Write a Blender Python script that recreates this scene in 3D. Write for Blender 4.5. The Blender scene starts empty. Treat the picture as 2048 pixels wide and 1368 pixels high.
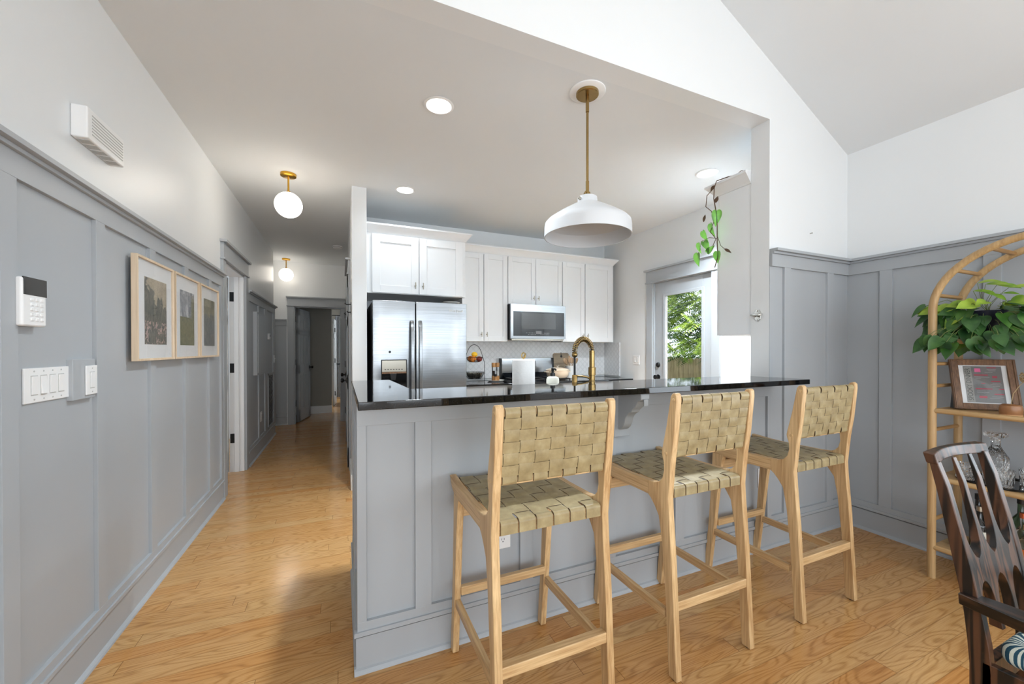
import bpy, bmesh, math, random
from mathutils import Vector, Matrix
random.seed(7)
SC = bpy.context.scene
COL = SC.collection
PI = math.pi

# ------------------------------------------------------------------ camera
def setup_camera():
    f = 785.8; th = .4091; roll = -.0011; pit = -.0064
    s, c = math.sin(th), math.cos(th)
    R0 = Vector((c, -s, 0)); F0 = Vector((s, c, 0)); U0 = Vector((0, 0, 1))
    fw = F0 + pit*U0; u1 = U0 - pit*F0; rt = R0 + roll*u1
    fw.normalize(); rt.normalize(); up = rt.cross(fw); up.normalize()
    cam = bpy.data.cameras.new('camera'); o = bpy.data.objects.new('camera', cam)
    COL.objects.link(o)
    m = Matrix((rt, up, -fw)).transposed().to_4x4(); m.translation = Vector((0, 0, 1.31))
    o.matrix_world = m
    cam.sensor_fit = 'HORIZONTAL'; cam.sensor_width = 36; cam.lens = f/2048*36
    cam.shift_y = (703.17-684)/2048; cam.clip_start = .05; cam.clip_end = 100
    SC.camera = o
setup_camera()
SC.view_settings.view_transform = 'Standard'; SC.view_settings.look = 'None'
SC.view_settings.gamma = 1; SC.view_settings.use_curve_mapping = False
SC.view_settings.exposure = 0.4

# ------------------------------------------------------------------ world, daylight
w = bpy.data.worlds.new('world'); SC.world = w; w.use_nodes = True
bg = w.node_tree.nodes['Background']; bg.inputs[0].default_value = (.80, .90, 1.0, 1); bg.inputs[1].default_value = 2.4
def lamp(kind, name, loc, rot, power, color=(1, 1, 1), size=None, size_y=None, **kw):
    l = bpy.data.lights.new(name, kind); l.energy = power; l.color = color
    if size:
        if kind == 'AREA':
            l.size = size
            if size_y: l.shape = 'RECTANGLE'; l.size_y = size_y
        elif kind == 'SPOT': l.shadow_soft_size = size
        elif kind == 'POINT': l.shadow_soft_size = size
    for k, v in kw.items(): setattr(l, k, v)
    o = bpy.data.objects.new(name, l); o.location = loc; o.rotation_euler = rot; COL.objects.link(o)
    return o
sun = lamp('SUN', 'sun', (6, 4, 8), Vector((.34, -.30, -.89)).to_track_quat('-Z', 'Y').to_euler(), 8.0, (1, .95, .84)); sun.data.angle = .02
# daylight entering through the living-room windows behind the camera (windows are built below)
DAY = (.86, .94, 1.0)
for k, (x, p) in enumerate(((-.05, 22), (1.3, 15), (2.65, 12))):
    lamp('AREA', 'window_daylight', (x, -4.36, 1.35), (math.radians(90), 0, 0), p, DAY, 1.1, 2.0)
for k, y in enumerate((-3.3, -1.7)):
    lamp('AREA', 'window_daylight', (-.86, y, 1.5), (0, math.radians(-90), 0), 24, DAY, 1.5, 1.1)
for y, p in ((-2.9, 34), (-.45, 16)):
    lamp('AREA', 'window_daylight', (3.38, y, 1.5), (0, math.radians(90), 0), p, DAY, 1.5, 1.1)
lamp('AREA', 'bedroom_fill_lamp', (-1.2, 11.9, 1.5), (math.radians(-90), 0, 0), 45, DAY, 1.4, 1.4)  # added fill lamp to brighten the hall end; this room has no window
lamp('AREA', 'side_room_fill_lamp', (-2.5, 5.6, 1.5), (0, math.radians(-90), 0), 13, DAY, 1.4, 1.2)  # unseen lamp added to brighten the hall through the side-room doorway

# ------------------------------------------------------------------ materials
def S(r, g, b):
    f = lambda v: (v/255/12.92) if v/255 <= .04045 else ((v/255+.055)/1.055)**2.4
    return (f(r), f(g), f(b), 1)
class NT:
    def __init__(s, name):
        s.m = bpy.data.materials.new(name); s.m.use_nodes = True; s.t = s.m.node_tree
        s.b = s.t.nodes['Principled BSDF']; s.out = s.t.nodes['Material Output']
    def n(s, typ, **kw):
        nd = s.t.nodes.new(typ)
        for k, v in kw.items():
            if k.startswith('_'): setattr(nd, k[1:], v)
            else:
                key = int(k[1:]) if (k[0] == 'i' and k[1:].isdigit()) else k
                nd.inputs[key].default_value = v
        return nd
    def l(s, a, b): s.t.links.new(a, b)
    def math(s, op, a, b=None, clamp=False):
        nd = s.t.nodes.new('ShaderNodeMath'); nd.operation = op; nd.use_clamp = clamp
        for i, v in enumerate((a, b)):
            if v is None: continue
            if isinstance(v, (int, float)): nd.inputs[i].default_value = v
            else: s.l(v, nd.inputs[i])
        return nd.outputs[0]
    def ramp(s, fac, stops):
        r = s.t.nodes.new('ShaderNodeValToRGB'); s.l(fac, r.inputs[0])
        e = r.color_ramp.elements
        while len(e) < len(stops): e.new(.5)
        for el, (p, c) in zip(e, stops): el.position = p; el.color = c
        return r.outputs[0]
def plain(name, col, rough=.5, metal=0, vary=.03, scale=8, spec=.5, bump=0, bscale=60, coat=0, aniso=None):
    t = NT(name); b = t.b
    co = t.n('ShaderNodeTexCoord')
    nz = t.n('ShaderNodeTexNoise', Scale=scale, Detail=3.0); t.l(co.outputs['Object'], nz.inputs['Vector'])
    lo = tuple(max(0, c*(1-vary)) for c in col[:3])+(1,); hi = tuple(min(1, c*(1+vary)) for c in col[:3])+(1,)
    t.l(t.ramp(nz.outputs[0], [(.3, lo), (.7, hi)]), b.inputs['Base Color'])
    b.inputs['Roughness'].default_value = rough; b.inputs['Metallic'].default_value = metal
    b.inputs['Specular IOR Level'].default_value = spec
    if coat: b.inputs['Coat Weight'].default_value = coat; b.inputs['Coat Roughness'].default_value = .1
    if bump:
        n2 = t.n('ShaderNodeTexNoise', Scale=bscale, Detail=4.0); t.l(co.outputs['Object'], n2.inputs['Vector'])
        bp = t.n('ShaderNodeBump', Strength=bump, Distance=.002); t.l(n2.outputs[0], bp.inputs['Height']); t.l(bp.outputs[0], b.inputs['Normal'])
    return t.m
def glow(name, col, strength):
    t = NT(name); t.b.inputs['Base Color'].default_value = col
    t.b.inputs['Emission Color'].default_value = col; t.b.inputs['Emission Strength'].default_value = strength
    co = t.n('ShaderNodeTexCoord'); nz = t.n('ShaderNodeTexNoise', Scale=3.0); t.l(co.outputs['Object'], nz.inputs[0])
    t.l(t.ramp(nz.outputs[0], [(0, (.3, .3, .3, 1)), (1, (.32, .32, .32, 1))]), t.b.inputs['Roughness'])
    return t.m
def wood(name, dark, light, axis='Z', scale=1.0, rough=.45, contrast=(.36, .68), ring=0, coat=0):
    """grain stretched along the given object axis"""
    t = NT(name); co = t.n('ShaderNodeTexCoord')
    st = {'X': (5, 130, 130), 'Y': (130, 5, 130), 'Z': (130, 130, 5)}[axis]
    mp = t.n('ShaderNodeMapping'); mp.inputs['Scale'].default_value = tuple(v*scale for v in st)
    t.l(co.outputs['Object'], mp.inputs[0])
    nz = t.n('ShaderNodeTexNoise', Scale=1.0, Detail=5.0, Roughness=.62, Distortion=.25); t.l(mp.outputs[0], nz.inputs['Vector'])
    mp2 = t.n('ShaderNodeMapping'); mp2.inputs['Scale'].default_value = tuple(v*scale*.18 for v in st); t.l(co.outputs['Object'], mp2.inputs[0])
    n2 = t.n('ShaderNodeTexNoise', Scale=1.0, Detail=2.0); t.l(mp2.outputs[0], n2.inputs['Vector'])
    f = t.math('ADD', t.math('MULTIPLY', nz.outputs[0], .6), t.math('MULTIPLY', n2.outputs[0], .4))
    if ring:
        s1 = t.math('SINE', t.math('MULTIPLY', n2.outputs[0], ring))
        f = t.math('ADD', t.math('MULTIPLY', f, .6), t.math('MULTIPLY', t.math('MULTIPLY_ADD' if False else 'ADD', t.math('MULTIPLY', s1, .5), .5), .4))
    t.l(t.ramp(f, [(contrast[0], dark), (contrast[1], light)]), t.b.inputs['Base Color'])
    t.b.inputs['Roughness'].default_value = rough
    if coat: t.b.inputs['Coat Weight'].default_value = coat; t.b.inputs['Coat Roughness'].default_value = .12
    bp = t.n('ShaderNodeBump', Strength=.15, Distance=.001); t.l(nz.outputs[0], bp.inputs['Height']); t.l(bp.outputs[0], t.b.inputs['Normal'])
    return t.m
def floor_mat():
    t = NT('oak_floor'); co = t.n('ShaderNodeTexCoord'); sp = t.n('ShaderNodeSeparateXYZ'); t.l(co.outputs['Object'], sp.inputs[0])
    X, Y = sp.outputs[0], sp.outputs[1]
    W = .083; L = 1.05
    r = t.math('DIVIDE', Y, W); row = t.math('FLOOR', r); fr = t.math('FRACT', r)
    wn = t.n('ShaderNodeTexWhiteNoise', _noise_dimensions='1D'); t.l(row, wn.inputs['W'])
    u = t.math('ADD', t.math('DIVIDE', X, L), t.math('MULTIPLY', wn.outputs['Value'], 7.31))
    idx = t.math('FLOOR', u); fu = t.math('FRACT', u)
    cid = t.n('ShaderNodeCombineXYZ'); t.l(row, cid.inputs[0]); t.l(idx, cid.inputs[1])
    w2 = t.n('ShaderNodeTexWhiteNoise', _noise_dimensions='2D'); t.l(cid.outputs[0], w2.inputs['Vector'])
    rnd = w2.outputs['Value']
    off = t.math('MULTIPLY', rnd, 37.0)
    # soft large figure -> cathedral rings
    cv = t.n('ShaderNodeCombineXYZ'); t.l(t.math('ADD', t.math('MULTIPLY', X, 1.2), off), cv.inputs[0]); t.l(t.math('MULTIPLY', Y, 7.0), cv.inputs[1]); t.l(off, cv.inputs[2])
    n1 = t.n('ShaderNodeTexNoise', Scale=1.0, Detail=1.6, Roughness=.45, Distortion=.3); t.l(cv.outputs[0], n1.inputs['Vector'])
    rings = t.math('SINE', t.math('MULTIPLY', n1.outputs[0], 150.0))
    rings = t.math('ADD', t.math('MULTIPLY', rings, .5), .5)
    rings = t.math('POWER', rings, 3.0)
    # fine pores
    cp = t.n('ShaderNodeCombineXYZ'); t.l(t.math('ADD', t.math('MULTIPLY', X, 7.0), off), cp.inputs[0]); t.l(t.math('MULTIPLY', Y, 190.0), cp.inputs[1])
    n2 = t.n('ShaderNodeTexNoise', Scale=1.0, Detail=3.0, Roughness=.6); t.l(cp.outputs[0], n2.inputs['Vector'])
    g = t.math('ADD', t.math('MULTIPLY', rings, .27), t.math('MULTIPLY', n2.outputs[0], .76))
    base = t.ramp(g, [(.22, S(209, 170, 120)), (.5, S(192, 150, 99)), (.85, S(157, 115, 72))])
    # plank tint
    tint = t.ramp(rnd, [(0, S(248, 224, 194)), (.35, S(255, 250, 240)), (.7, S(250, 234, 212)), (1, S(255, 255, 250))])
    mx = t.n('ShaderNodeMix', _data_type='RGBA', _blend_type='MULTIPLY'); mx.inputs[0].default_value = 1
    t.l(base, mx.inputs[6]); t.l(tint, mx.inputs[7])
    # knots
    vo = t.n('ShaderNodeTexVoronoi', Scale=1.0); cvk = t.n('ShaderNodeCombineXYZ'); t.l(t.math('MULTIPLY', X, 1.3), cvk.inputs[0]); t.l(t.math('MULTIPLY', Y, 3.2), cvk.inputs[1]); t.l(cvk.outputs[0], vo.inputs['Vector'])
    kn = t.math('LESS_THAN', vo.outputs['Distance'], .032)
    # seams
    e1 = t.math('LESS_THAN', fr, .017); e2 = t.math('GREATER_THAN', fr, .983)
    e3 = t.math('LESS_THAN', fu, .0019); seam = t.math('MAXIMUM', t.math('MULTIPLY', t.math('MAXIMUM', e1, e2), .45), e3)
    dk = t.math('MAXIMUM', t.math('MULTIPLY', seam, .8), t.math('MULTIPLY', kn, .75))
    m2 = t.n('ShaderNodeMix', _data_type='RGBA'); t.l(dk, m2.inputs[0]); t.l(mx.outputs[2], m2.inputs[6]); m2.inputs[7].default_value = S(82, 50, 26)
    t.l(m2.outputs[2], t.b.inputs['Base Color'])
    rr = t.math('ADD', t.math('MULTIPLY', n2.outputs[0], .10), .12); t.l(rr, t.b.inputs['Roughness'])
    hgt = t.math('SUBTRACT', t.math('MULTIPLY', n2.outputs[0], .15), seam)
    bp = t.n('ShaderNodeBump', Strength=.25, Distance=.0012); t.l(hgt, bp.inputs['Height']); t.l(bp.outputs[0], t.b.inputs['Normal'])
    t.b.inputs['Specular IOR Level'].default_value = .45
    return t.m
def leather_mat():
    t = NT('woven_leather'); co = t.n('ShaderNodeTexCoord')
    nz = t.n('ShaderNodeTexNoise', Scale=22.0, Detail=5.0, Roughness=.6); t.l(co.outputs['Object'], nz.inputs['Vector'])
    t.l(t.ramp(nz.outputs[0], [(.3, S(138, 121, 86)), (.55, S(158, 141, 103)), (.8, S(178, 162, 126))]), t.b.inputs['Base Color'])
    t.b.inputs['Roughness'].default_value = .42
    n2 = t.n('ShaderNodeTexNoise', Scale=400.0); t.l(co.outputs['Object'], n2.inputs['Vector'])
    bp = t.n('ShaderNodeBump', Strength=.1, Distance=.0006); t.l(n2.outputs[0], bp.inputs['Height']); t.l(bp.outputs[0], t.b.inputs['Normal'])
    return t.m
def steel_mat():
    t = NT('brushed_steel'); co = t.n('ShaderNodeTexCoord'); mp = t.n('ShaderNodeMapping'); mp.inputs['Scale'].default_value = (2, 2, 400)
    t.l(co.outputs['Object'], mp.inputs[0]); nz = t.n('ShaderNodeTexNoise', Scale=1.0, Detail=2.0); t.l(mp.outputs[0], nz.inputs['Vector'])
    t.l(t.ramp(nz.outputs[0], [(.3, S(142, 145, 148)), (.7, S(160, 163, 166))]), t.b.inputs['Base Color'])
    t.b.inputs['Metallic'].default_value = 1; t.b.inputs['Roughness'].default_value = .24
    mp2 = t.n('ShaderNodeMapping'); mp2.inputs['Scale'].default_value = (2.2, 2.2, 3.2); t.l(co.outputs['Object'], mp2.inputs[0])
    n3 = t.n('ShaderNodeTexNoise', Scale=1.0, Detail=1.0); t.l(mp2.outputs[0], n3.inputs['Vector'])
    bp = t.n('ShaderNodeBump', Strength=.35, Distance=.02); t.l(n3.outputs[0], bp.inputs['Height']); t.l(bp.outputs[0], t.b.inputs['Normal'])
    return t.m
def granite_mat():
    t = NT('black_granite'); co = t.n('ShaderNodeTexCoord')
    vo = t.n('ShaderNodeTexNoise', Scale=240.0, Detail=3.0, Roughness=.7); t.l(co.outputs['Object'], vo.inputs['Vector'])
    t.l(t.ramp(vo.outputs[0], [(.45, S(9, 9, 10)), (.62, S(18, 18, 20)), (.74, S(70, 72, 76))]), t.b.inputs['Base Color'])
    t.b.inputs['Roughness'].default_value = .05; t.b.inputs['IOR'].default_value = 1.5
    return t.m
def tile_mat():
    t = NT('white_ogee_tile'); co = t.n('ShaderNodeTexCoord'); sp = t.n('ShaderNodeSeparateXYZ'); t.l(co.outputs['Object'], sp.inputs[0])
    kx = t.math('MULTIPLY', t.math('ADD', sp.outputs[0], sp.outputs[1]), PI/.075)
    kz = t.math('MULTIPLY', t.math('SINE', t.math('MULTIPLY', sp.outputs[2], 2*PI/.15)), 1.35)
    a = t.math('ABSOLUTE', t.math('SINE', t.math('ADD', kx, kz))); b = t.math('ABSOLUTE', t.math('SINE', t.math('SUBTRACT', kx, kz)))
    h = t.math('MINIMUM', a, b); hh = t.math('MINIMUM', h, .28)
    t.l(t.ramp(h, [(.0, S(196, 197, 198)), (.09, S(226, 227, 228)), (1, S(232, 233, 234))]), t.b.inputs['Base Color'])
    t.b.inputs['Roughness'].default_value = .12
    bp = t.n('ShaderNodeBump', Strength=.6, Distance=.006); t.l(hh, bp.inputs['Height']); t.l(bp.outputs[0], t.b.inputs['Normal'])
    return t.m
def glass(name, col=(1, 1, 1, 1), rough=.0, ior=1.45, thin=False, crystal=False):
    t = NT(name)
    if thin:   # single pane of clear float glass
        t.b.inputs['Base Color'].default_value = col
        tr = t.n('ShaderNodeBsdfTransparent'); tr.inputs[0].default_value = (.985, .985, .985, 1)
        gl = t.n('ShaderNodeBsdfGlossy', Roughness=.02); lw = t.n('ShaderNodeLayerWeight', Blend=.5)
        nz = t.n('ShaderNodeTexNoise', Scale=2.0); bp = t.n('ShaderNodeBump', Strength=.02); t.l(nz.outputs[0], bp.inputs['Height']); t.l(bp.outputs[0], gl.inputs['Normal'])
        mx = t.n('ShaderNodeMixShader'); t.l(t.math('ADD', t.math('MULTIPLY', t.math('POWER', lw.outputs['Facing'], 4.0), .4), .035), mx.inputs[0]); t.l(tr.outputs[0], mx.inputs[1]); t.l(gl.outputs[0], mx.inputs[2]); t.l(mx.outputs[0], t.out.inputs[0])
        return t.m
    b = t.b; b.inputs['Base Color'].default_value = col; b.inputs['Transmission Weight'].default_value = 1; b.inputs['Roughness'].default_value = rough; b.inputs['IOR'].default_value = ior
    if crystal:
        co = t.n('ShaderNodeTexCoord'); mp = t.n('ShaderNodeMapping'); mp.inputs['Scale'].default_value = (1, 1, .45); t.l(co.outputs['Object'], mp.inputs[0])
        vo = t.n('ShaderNodeTexVoronoi', Scale=95.0); t.l(mp.outputs[0], vo.inputs['Vector'])
        bp = t.n('ShaderNodeBump', Strength=.9, Distance=.006); t.l(vo.outputs['Distance'], bp.inputs['Height']); t.l(bp.outputs[0], b.inputs['Normal'])
    return t.m
def painting(name, kind):
    """hazy landscape print painted in oils"""
    t = NT(name); co = t.n('ShaderNodeTexCoord'); sp = t.n('ShaderNodeSeparateXYZ'); t.l(co.outputs['Generated'], sp.inputs[0])
    z = sp.outputs[2]; y = sp.outputs[1]
    n1 = t.n('ShaderNodeTexNoise', Scale=5.0, Detail=6.0, Roughness=.65, Distortion=.6); t.l(co.outputs['Generated'], n1.inputs['Vector'])
    mp = t.n('ShaderNodeMapping'); mp.inputs['Scale'].default_value = (14, 18, 5 if kind != 1 else 14); t.l(co.outputs['Generated'], mp.inputs[0])
    n2 = t.n('ShaderNodeTexNoise', Scale=1.0, Detail=5.0, Roughness=.7); t.l(mp.outputs[0], n2.inputs['Vector'])
    if kind == 0:
        sky = t.ramp(n1.outputs[0], [(.3, S(150, 138, 118)), (.7, S(178, 165, 140))])
        gnd = t.ramp(n2.outputs[0], [(.3, S(70, 76, 74)), (.5, S(104, 104, 96)), (.72, S(140, 130, 118))])
        edge = t.math('ADD', z, t.math('MULTIPLY', t.math('SUBTRACT', n1.outputs[0], .5), .9))
        edge = t.math('SUBTRACT', edge, t.math('MULTIPLY', t.math('SUBTRACT', .75, y), .35)); lim = .66
        spot = S(176, 146, 140); sh = (.56, .35)
    elif kind == 1:
        sky = t.ramp(n1.outputs[0], [(.35, S(120, 124, 132)), (.55, S(160, 162, 166)), (.7, S(206, 206, 206))])
        gnd = t.ramp(n2.outputs[0], [(.3, S(96, 102, 80)), (.5, S(124, 124, 96)), (.7, S(150, 136, 110))])
        edge = t.math('SUBTRACT', z, t.math('MULTIPLY', t.math('GREATER_THAN', y, .78), t.math('MULTIPLY', n2.outputs[0], .8))); lim = .52
        spot = S(120, 118, 92); sh = (.6, .3)
    else:
        sky = t.ramp(n1.outputs[0], [(.3, S(104, 108, 92)), (.7, S(160, 150, 124))])
        gnd = t.ramp(n2.outputs[0], [(.3, S(92, 98, 100)), (.5, S(122, 124, 122)), (.75, S(152, 148, 138))])
        edge = t.math('ADD', z, t.math('MULTIPLY', t.math('SUBTRACT', n1.outputs[0], .5), .5)); lim = .68
        spot = S(150, 140, 134); sh = (.62, .3)
    fac = t.math('GREATER_THAN', edge, lim)
    mx = t.n('ShaderNodeMix', _data_type='RGBA'); t.l(fac, mx.inputs[0]); t.l(gnd, mx.inputs[6]); t.l(sky, mx.inputs[7])
    v = t.n('ShaderNodeTexVoronoi', Scale=26.0); t.l(co.outputs['Generated'], v.inputs['Vector'])
    fl = t.math('MULTIPLY', t.math('LESS_THAN', v.outputs['Distance'], .5), t.math('MULTIPLY', t.math('LESS_THAN', z, sh[1]), t.math('GREATER_THAN', n1.outputs[0], sh[0]-.08)))
    m2 = t.n('ShaderNodeMix', _data_type='RGBA'); t.l(fl, m2.inputs[0]); t.l(mx.outputs[2], m2.inputs[6]); m2.inputs[7].default_value = spot
    n4 = t.n('ShaderNodeTexNoise', Scale=38.0, Detail=6.0, Roughness=.75); t.l(co.outputs['Generated'], n4.inputs['Vector'])
    hs = t.n('ShaderNodeHueSaturation', Saturation=.85); t.l(m2.outputs[2], hs.inputs['Color']); t.l(t.math('ADD', t.math('MULTIPLY', n4.outputs[0], 2.2), .1), hs.inputs['Value']); t.l(hs.outputs[0], t.b.inputs['Base Color']); t.b.inputs['Roughness'].default_value = .5
    return t.m
def leaf_mat(name, dark, light, rough=.38):
    t = NT(name); co = t.n('ShaderNodeTexCoord'); nz = t.n('ShaderNodeTexNoise', Scale=14.0, Detail=3.0); t.l(co.outputs['Object'], nz.inputs['Vector'])
    t.l(t.ramp(nz.outputs[0], [(.35, dark), (.68, light)]), t.b.inputs['Base Color']); t.b.inputs['Roughness'].default_value = rough
    t.b.inputs['Subsurface Weight'].default_value = 0
    tl = t.n('ShaderNodeBsdfTranslucent'); tl.inputs[0].default_value = light
    mx = t.n('ShaderNodeMixShader'); mx.inputs[0].default_value = .22; t.l(t.b.outputs[0], mx.inputs[1]); t.l(tl.outputs[0], mx.inputs[2]); t.l(mx.outputs[0], t.out.inputs[0])
    return t.m
def fan_fabric():
    t = NT('teal_fan_fabric'); co = t.n('ShaderNodeTexCoord'); mp = t.n('ShaderNodeMapping'); mp.inputs['Scale'].default_value = (1/.17, 1/.13, 1)
    t.l(co.outputs['Object'], mp.inputs[0]); sp = t.n('ShaderNodeSeparateXYZ'); t.l(mp.outputs[0], sp.inputs[0])
    row = t.math('FLOOR', sp.outputs[1]); sh = t.math('MULTIPLY', t.math('MODULO', row, 2), .5)
    fx = t.math('SUBTRACT', t.math('FRACT', t.math('ADD', sp.outputs[0], sh)), .5)
    fy = t.math('SUBTRACT', t.math('FRACT', sp.outputs[1]), .12)
    ang = t.math('ARCTAN2', fx, fy); rad = t.math('SQRT', t.math('ADD', t.math('MULTIPLY', fx, fx), t.math('MULTIPLY', fy, fy)))
    st = t.math('GREATER_THAN', t.math('SINE', t.math('MULTIPLY', ang, 21)), .05)
    st = t.math('MULTIPLY', st, t.math('MULTIPLY', t.math('LESS_THAN', rad, .46), t.math('GREATER_THAN', fy, -.1)))
    arc = t.math('MULTIPLY', t.math('GREATER_THAN', rad, .53), t.math('LESS_THAN', rad, .57))
    f = t.math('MAXIMUM', st, arc)
    mx = t.n('ShaderNodeMix', _data_type='RGBA'); t.l(f, mx.inputs[0]); mx.inputs[6].default_value = S(28, 72, 92); mx.inputs[7].default_value = S(206, 212, 200)
    t.l(mx.outputs[2], t.b.inputs['Base Color']); t.b.inputs['Roughness'].default_value = .85
    return t.m
M = {}
M['white'] = plain('white_wall_paint', S(229, 231, 232), .40, vary=.006, scale=2, bump=.05, bscale=180)
M['ceil'] = plain('white_ceiling_paint', S(225, 228, 230), .8, vary=.006, scale=2, bump=.05, bscale=160)
M['grey'] = plain('blue_grey_paint', S(170, 174, 178), .42, vary=.012, scale=3, bump=.04, bscale=120)
M['dgrey'] = plain('grey_door_paint', S(168, 172, 176), .36, vary=.01, scale=3)
M['taupe'] = plain('taupe_wall_paint', S(150, 147, 138), .6, vary=.01)
M['trimw'] = plain('white_trim_paint', S(228, 228, 228), .3, vary=.006)
M['cab'] = plain('white_cabinet_paint', S(231, 233, 235), .28, vary=.005)
M['black'] = plain('black_metal', S(24, 24, 25), .35, metal=.3, vary=.05)
M['blackm'] = plain('matte_black', S(18, 18, 19), .6, vary=.05)
M['plastic'] = plain('white_plastic', S(236, 236, 236), .3, vary=.004)
M['enamel'] = plain('white_enamel_shade', S(214, 216, 219), .3, vary=.004)
M['vent'] = plain('grey_plastic_slot', S(188, 188, 186), .5, vary=.01)
M['brass'] = plain('antique_brass', S(156, 130, 84), .27, metal=1, vary=.08, scale=20)
M['gold'] = plain('satin_gold', S(214, 164, 62), .3, metal=1, vary=.04)
M['chrome'] = plain('chrome', S(200, 198, 192), .12, metal=1, vary=.02)
M['nickel'] = plain('brushed_nickel', S(170, 164, 152), .28, metal=1, vary=.04)
M['steel'] = steel_mat()
M['granite'] = granite_mat()
M['tile'] = tile_mat()
M['floor'] = floor_mat()
M['leather'] = leather_mat()
M['leather_edge'] = plain('dark_leather_edge', S(66, 48, 30), .6, vary=.1)
M['stool_z'] = wood('stool_oak_upright', S(172, 132, 86), S(228, 196, 148), 'Z', 1.0, .42)
M['stool_y'] = wood('stool_oak_rail', S(172, 132, 86), S(228, 196, 148), 'Y', 1.0, .42)
M['stool_x'] = wood('stool_oak_bar', S(172, 132, 86), S(228, 196, 148), 'X', 1.0, .42)
M['rattan'] = wood('rattan_wood_upright', S(166, 132, 88), S(204, 170, 122), 'Z', .9, .45)
M['rattan_y'] = wood('rattan_wood_rod', S(166, 132, 88), S(204, 170, 122), 'Y', .9, .45)
M['rattan_x'] = wood('rattan_wood_rung', S(150, 112, 68), S(196, 154, 100), 'X', .9, .45)
M['dark'] = wood('dark_stained_oak', S(16, 10, 7), S(78, 49, 31), 'Z', .8, .42, (.38, .66), ring=34)
M['dark_y'] = wood('dark_stained_oak_arm', S(20, 13, 9), S(70, 45, 29), 'Y', .8, .42, (.38, .68), ring=24)
M['artwood'] = wood('pale_frame_wood', S(204, 180, 150), S(226, 206, 180), 'Z', 1, .5)
M['walnut'] = wood('walnut_frame_wood', S(84, 58, 38), S(140, 102, 70), 'Z', 1.2, .45)
M['millwood'] = wood('mill_wood', S(150, 100, 52), S(196, 146, 90), 'Z', 2, .45)
M['board'] = wood('weathered_board_wood', S(122, 104, 84), S(176, 158, 132), 'X', 1.2, .6)
M['spoonwood'] = wood('spoon_wood', S(112, 84, 60), S(186, 156, 122), 'Z', 2, .55)
M['mat'] = plain('white_mat_board', S(232, 233, 234), .7, vary=.004)
M['glasspane'] = glass('clear_pane', thin=True)
M['glass'] = glass('clear_glass')
M['crystal'] = glass('cut_crystal', crystal=True, ior=1.5)
M['greenglass'] = glass('green_bottle_glass', S(96, 120, 84))
M['darkglass'] = plain('dark_bottle_glass', S(22, 20, 18), .08, vary=.05)
M['blackglass'] = plain('black_glass', S(14, 14, 15), .05, vary=.02)
M['windowglass'] = plain('microwave_window', S(62, 62, 62), .12, vary=.03)
M['globe'] = glow('lit_globe_glass', (1, .92, .80, 1), 4)
M['led'] = glow('lit_led_lens', (1, .98, .95, 1), 9)
M['leafd'] = leaf_mat('dark_pothos_leaf', S(32, 68, 34), S(78, 122, 62))
M['leafl'] = leaf_mat('young_pothos_leaf', S(104, 150, 40), S(176, 200, 74))
M['leafm'] = leaf_mat('mid_pothos_leaf', S(38, 84, 30), S(88, 132, 54))
M['stem'] = plain('green_stem', S(110, 124, 66), .6, vary=.1)
M['vine'] = plain('brown_vine', S(84, 62, 44), .7, vary=.15)
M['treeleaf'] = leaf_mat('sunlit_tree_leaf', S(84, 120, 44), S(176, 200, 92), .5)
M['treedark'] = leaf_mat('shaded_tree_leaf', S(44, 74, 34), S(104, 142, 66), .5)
M['fernleaf'] = leaf_mat('bright_fern_leaf', S(130, 176, 60), S(196, 226, 100), .5)
M['bark'] = plain('dark_branch', S(74, 52, 44), .8, vary=.2)
M['fence'] = wood('weathered_fence', S(150, 128, 104), S(214, 190, 160), 'Z', .8, .8)
M['lawn'] = plain('garden_ground', S(96, 116, 62), .9, vary=.25, scale=6)
M['paper'] = plain('paper_towel', S(238, 238, 237), .9, vary=.01, bump=.8, bscale=70)
M['cream'] = plain('cream_enamel', S(222, 202, 178), .2, vary=.01, coat=.3)
M['ceramicw'] = plain('white_ceramic', S(236, 234, 230), .25, vary=.01)
M['label'] = plain('pale_label', S(226, 226, 214), .5, vary=.01)
M['clay'] = plain('brown_stoneware', S(142, 98, 62), .35, vary=.08, scale=30)
M['claybase'] = plain('raw_clay_rim', S(186, 142, 98), .7, vary=.04)
M['navy'] = plain('navy_pot_glaze', S(30, 32, 48), .3, vary=.05)
M['soil'] = plain('potting_soil', S(44, 34, 26), .95, vary=.3, scale=80)
M['fabric'] = fan_fabric()
M['lemon'] = plain('lemon_skin', S(236, 186, 40), .45, vary=.05, bump=.3, bscale=200)
M['orange'] = plain('orange_skin', S(222, 130, 40), .45, vary=.06, bump=.3, bscale=200)
M['apple'] = plain('apple_skin', S(132, 44, 36), .3, vary=.25, scale=20)
M['copper'] = plain('copper_foil', S(200, 116, 84), .25, metal=1, vary=.05)
M['curtain'] = plain('grey_curtain_cloth', S(176, 178, 182), .85, vary=.02)
M['olabel'] = plain('orange_label', S(196, 104, 44), .55, vary=.05)
M['pgrey'] = plain('printed_grey_paper', S(112, 112, 113), .5, vary=.03)
M['plgrey'] = plain('printed_title_band', S(146, 145, 140), .5, vary=.02)
M['pink'] = plain('printed_pink', S(226, 110, 158), .5, vary=.05)
M['red'] = plain('printed_red', S(176, 62, 82), .5, vary=.05)
M['ink'] = plain('printed_ink', S(60, 60, 62), .5, vary=.02)
M['lightink'] = plain('printed_pale_line', S(172, 172, 172), .5, vary=.02)
M['dried'] = plain('dried_flower', S(172, 148, 108), .85, vary=.2, scale=60)
M['lcd'] = plain('keypad_screen', S(40, 38, 34), .1, vary=.05)
M['blackstove'] = plain('black_enamel', S(20, 22, 26), .15, vary=.03)

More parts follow.
